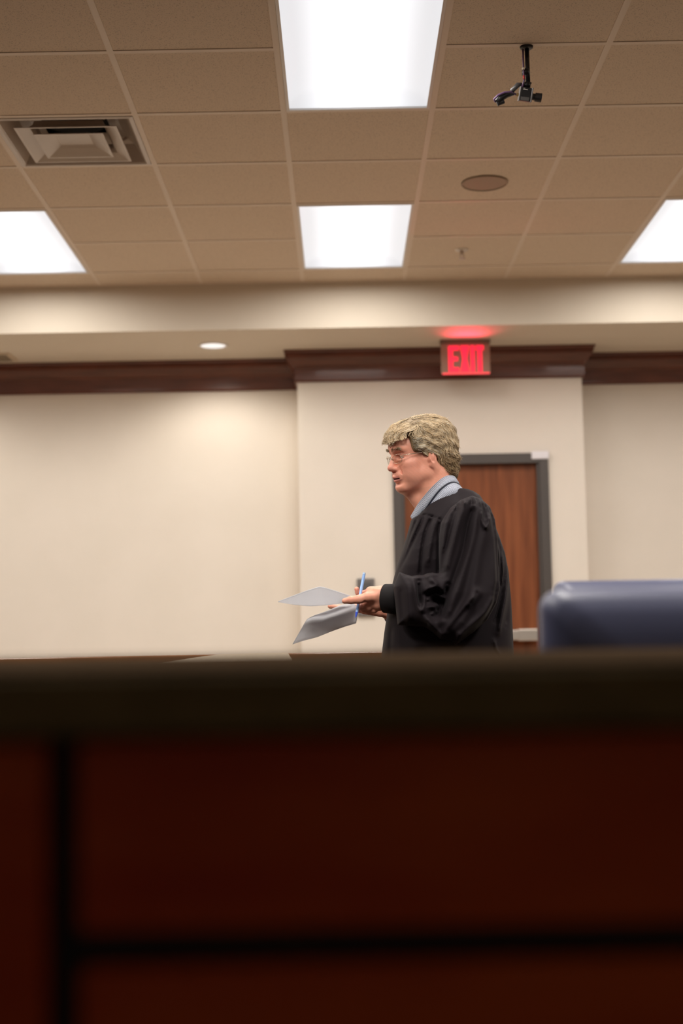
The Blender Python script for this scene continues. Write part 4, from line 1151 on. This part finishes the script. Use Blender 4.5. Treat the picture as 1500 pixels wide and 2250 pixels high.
# ------------------------------------------------------------------ papers and pen
M_paper = noise_col(mat('white_paper', (.78, .78, .80), .8, spec=.08), (.76, .76, .79), (.81, .81, .83), nscale=14)
def _pp():
    m = M_paper; tr = nd(m, 'ShaderNodeBsdfTranslucent'); tr.inputs[0].default_value = (.8, .8, .82, 1)
    mx = nd(m, 'ShaderNodeMixShader'); mx.inputs[0].default_value = .6
    lk(m, bsdf(m), 0, mx, 1); lk(m, tr, 0, mx, 2); lk(m, mx, 0, m.node_tree.nodes['Material Output'], 'Surface')
_pp()
def sheet(name, rows, thick, label, n=40, sub=14, layers=3, gap=.0016):
    """lofted stack of sheets through rows of (px, py, dy)"""
    rr = [np.array([P(*p) for p in smoothline(r, n)]) for r in rows]
    K = len(rows); tt = np.linspace(0, K-1, sub)
    V = np.stack([np.stack([np.interp(tt, range(K), [rr[k][i, c] for k in range(K)]) for c in range(3)], 1) for i in range(n)])
    for _ in range(2): V[:, 1:-1] = (V[:, :-2]+2*V[:, 1:-1]+V[:, 2:])/4
    bm = bmesh.new()
    vv = [[bm.verts.new(V[i, j]) for j in range(sub)] for i in range(n)]
    for i in range(n-1):
        for j in range(sub-1): bm.faces.new((vv[i][j], vv[i+1][j], vv[i+1][j+1], vv[i][j+1]))
    o = from_bm(name, bm, M_paper, None, True)
    s_ = o.modifiers.new('thick', 'SOLIDIFY'); s_.thickness = thick; s_.offset = 0
    return tag(o, label, 'papers', 'papers held by the man')
sheet('paper_sheets', [
  [(611, 1322, -.05), (640, 1311, -.075), (670, 1299.5, -.09), (703, 1288.5, -.095), (738, 1299, -.09), (774, 1311, -.08)],
  [(611.5, 1322.5, -.03), (642, 1317, -.03), (674, 1309, -.035), (706, 1302, -.04), (740, 1306, -.05), (774, 1314, -.065)],
  [(612, 1322.5, .0), (645, 1323, .02), (680, 1320, .03), (710, 1316, .03), (742, 1316, .0), (772, 1318, -.05)],
  [(613, 1322.5, .02), (645, 1328, .06), (680, 1331.5, .08), (715, 1329.5, .08), (745, 1326, .04), (766, 1323, -.04)]],
  .0030, 'pale sheaf of papers held out level under the thumb, upper of the two')
sheet('paper_sheets', [
  [(690, 1352.5, .10), (706, 1347, .10), (722, 1341, .09), (738, 1334, .08), (752, 1328.5, .06), (775, 1327.5, .02)],
  [(676, 1359.5, -.01), (692, 1353.8, -.01), (712, 1353.5, -.02), (735, 1346, -.03), (755, 1337.5, -.03), (779, 1327.5, -.04)],
  [(672, 1363, -.04), (688, 1358, -.05), (712, 1358, -.055), (736, 1351, -.06), (757, 1343, -.06), (785, 1333, -.065)],
  [(656, 1392, .0), (675, 1383, -.0), (705, 1377, -.01), (735, 1367, -.02), (760, 1358, -.03), (787, 1346, -.05)],
  [(642.5, 1415.5, .05), (664, 1408, .05), (696, 1400, .045), (728, 1387, .03), (756, 1377, .01), (782, 1369.5, -.02)]],
  .0016, 'bent sheaf of papers with its front flap hanging in shade, lower of the two')
M_pen = mat('blue_plastic', (.30, .52, .95), .25, spec=.5)
t = thing('pen', 'translucent blue ballpoint pen sticking up out of the hand with the papers', 'pen', P(790, 1310, -.07))
bm = bmesh.new(); tube(bm, [P(799.5, 1262, -.062), P(797, 1275, -.065), P(783.5, 1345, -.096)], [.0050, .0052, .0048], 6); from_bm('barrel', bm, M_pen, t)
bm = bmesh.new(); tube(bm, [P(800.2, 1258.5, -.061), P(799.5, 1262, -.062)], [.0048, .0053], 10); from_bm('end_plug', bm, mat('pale_blue_plastic', (.45, .62, .85), .3), t)
bm = bmesh.new(); tube(bm, [P(783.5, 1345, -.096), P(782.2, 1352, -.099), P(781, 1357.5, -.102)], [.0046, .003, .0008], 10); from_bm('tip', bm, mat('deep_blue_plastic', (.06, .12, .75), .3), t)

# thin pale sheet against the partition, filling in an unidentified pale shape
M_pale_sheet = noise_col(mat('pale_sheet_tan', (.6, .5, .38), .7, spec=.2), (.60, .50, .38), (.66, .55, .42), nscale=8)
bm = bmesh.new()
FYD = RY-.03
top = [P(312, 1466, FYD-YM), P(360, 1457, FYD-YM), P(430, 1445.5, FYD-YM+.0), P(490, 1437.5, FYD-YM), P(560, 1436, FYD-YM), P(632, 1434.8, FYD-YM+.0), P(641, 1451, FYD-YM)]
bot = [np.array([p[0]+.01, p[1]-.06, .80]) for p in top]
for (a, b, c_, d) in zip(top[:-1], top[1:], bot[1:], bot[:-1]): quad(bm, a, b, c_, d)
bmesh.ops.remove_doubles(bm, verts=bm.verts, dist=1e-5)
o = from_bm('pale_sheet', bm, M_pale_sheet, None)
m_ = o.modifiers.new('thick', 'SOLIDIFY'); m_.thickness = .004
tag(o, 'thin pale sheet leaning against the brown partition, its top edge showing above the counter', 'folder')
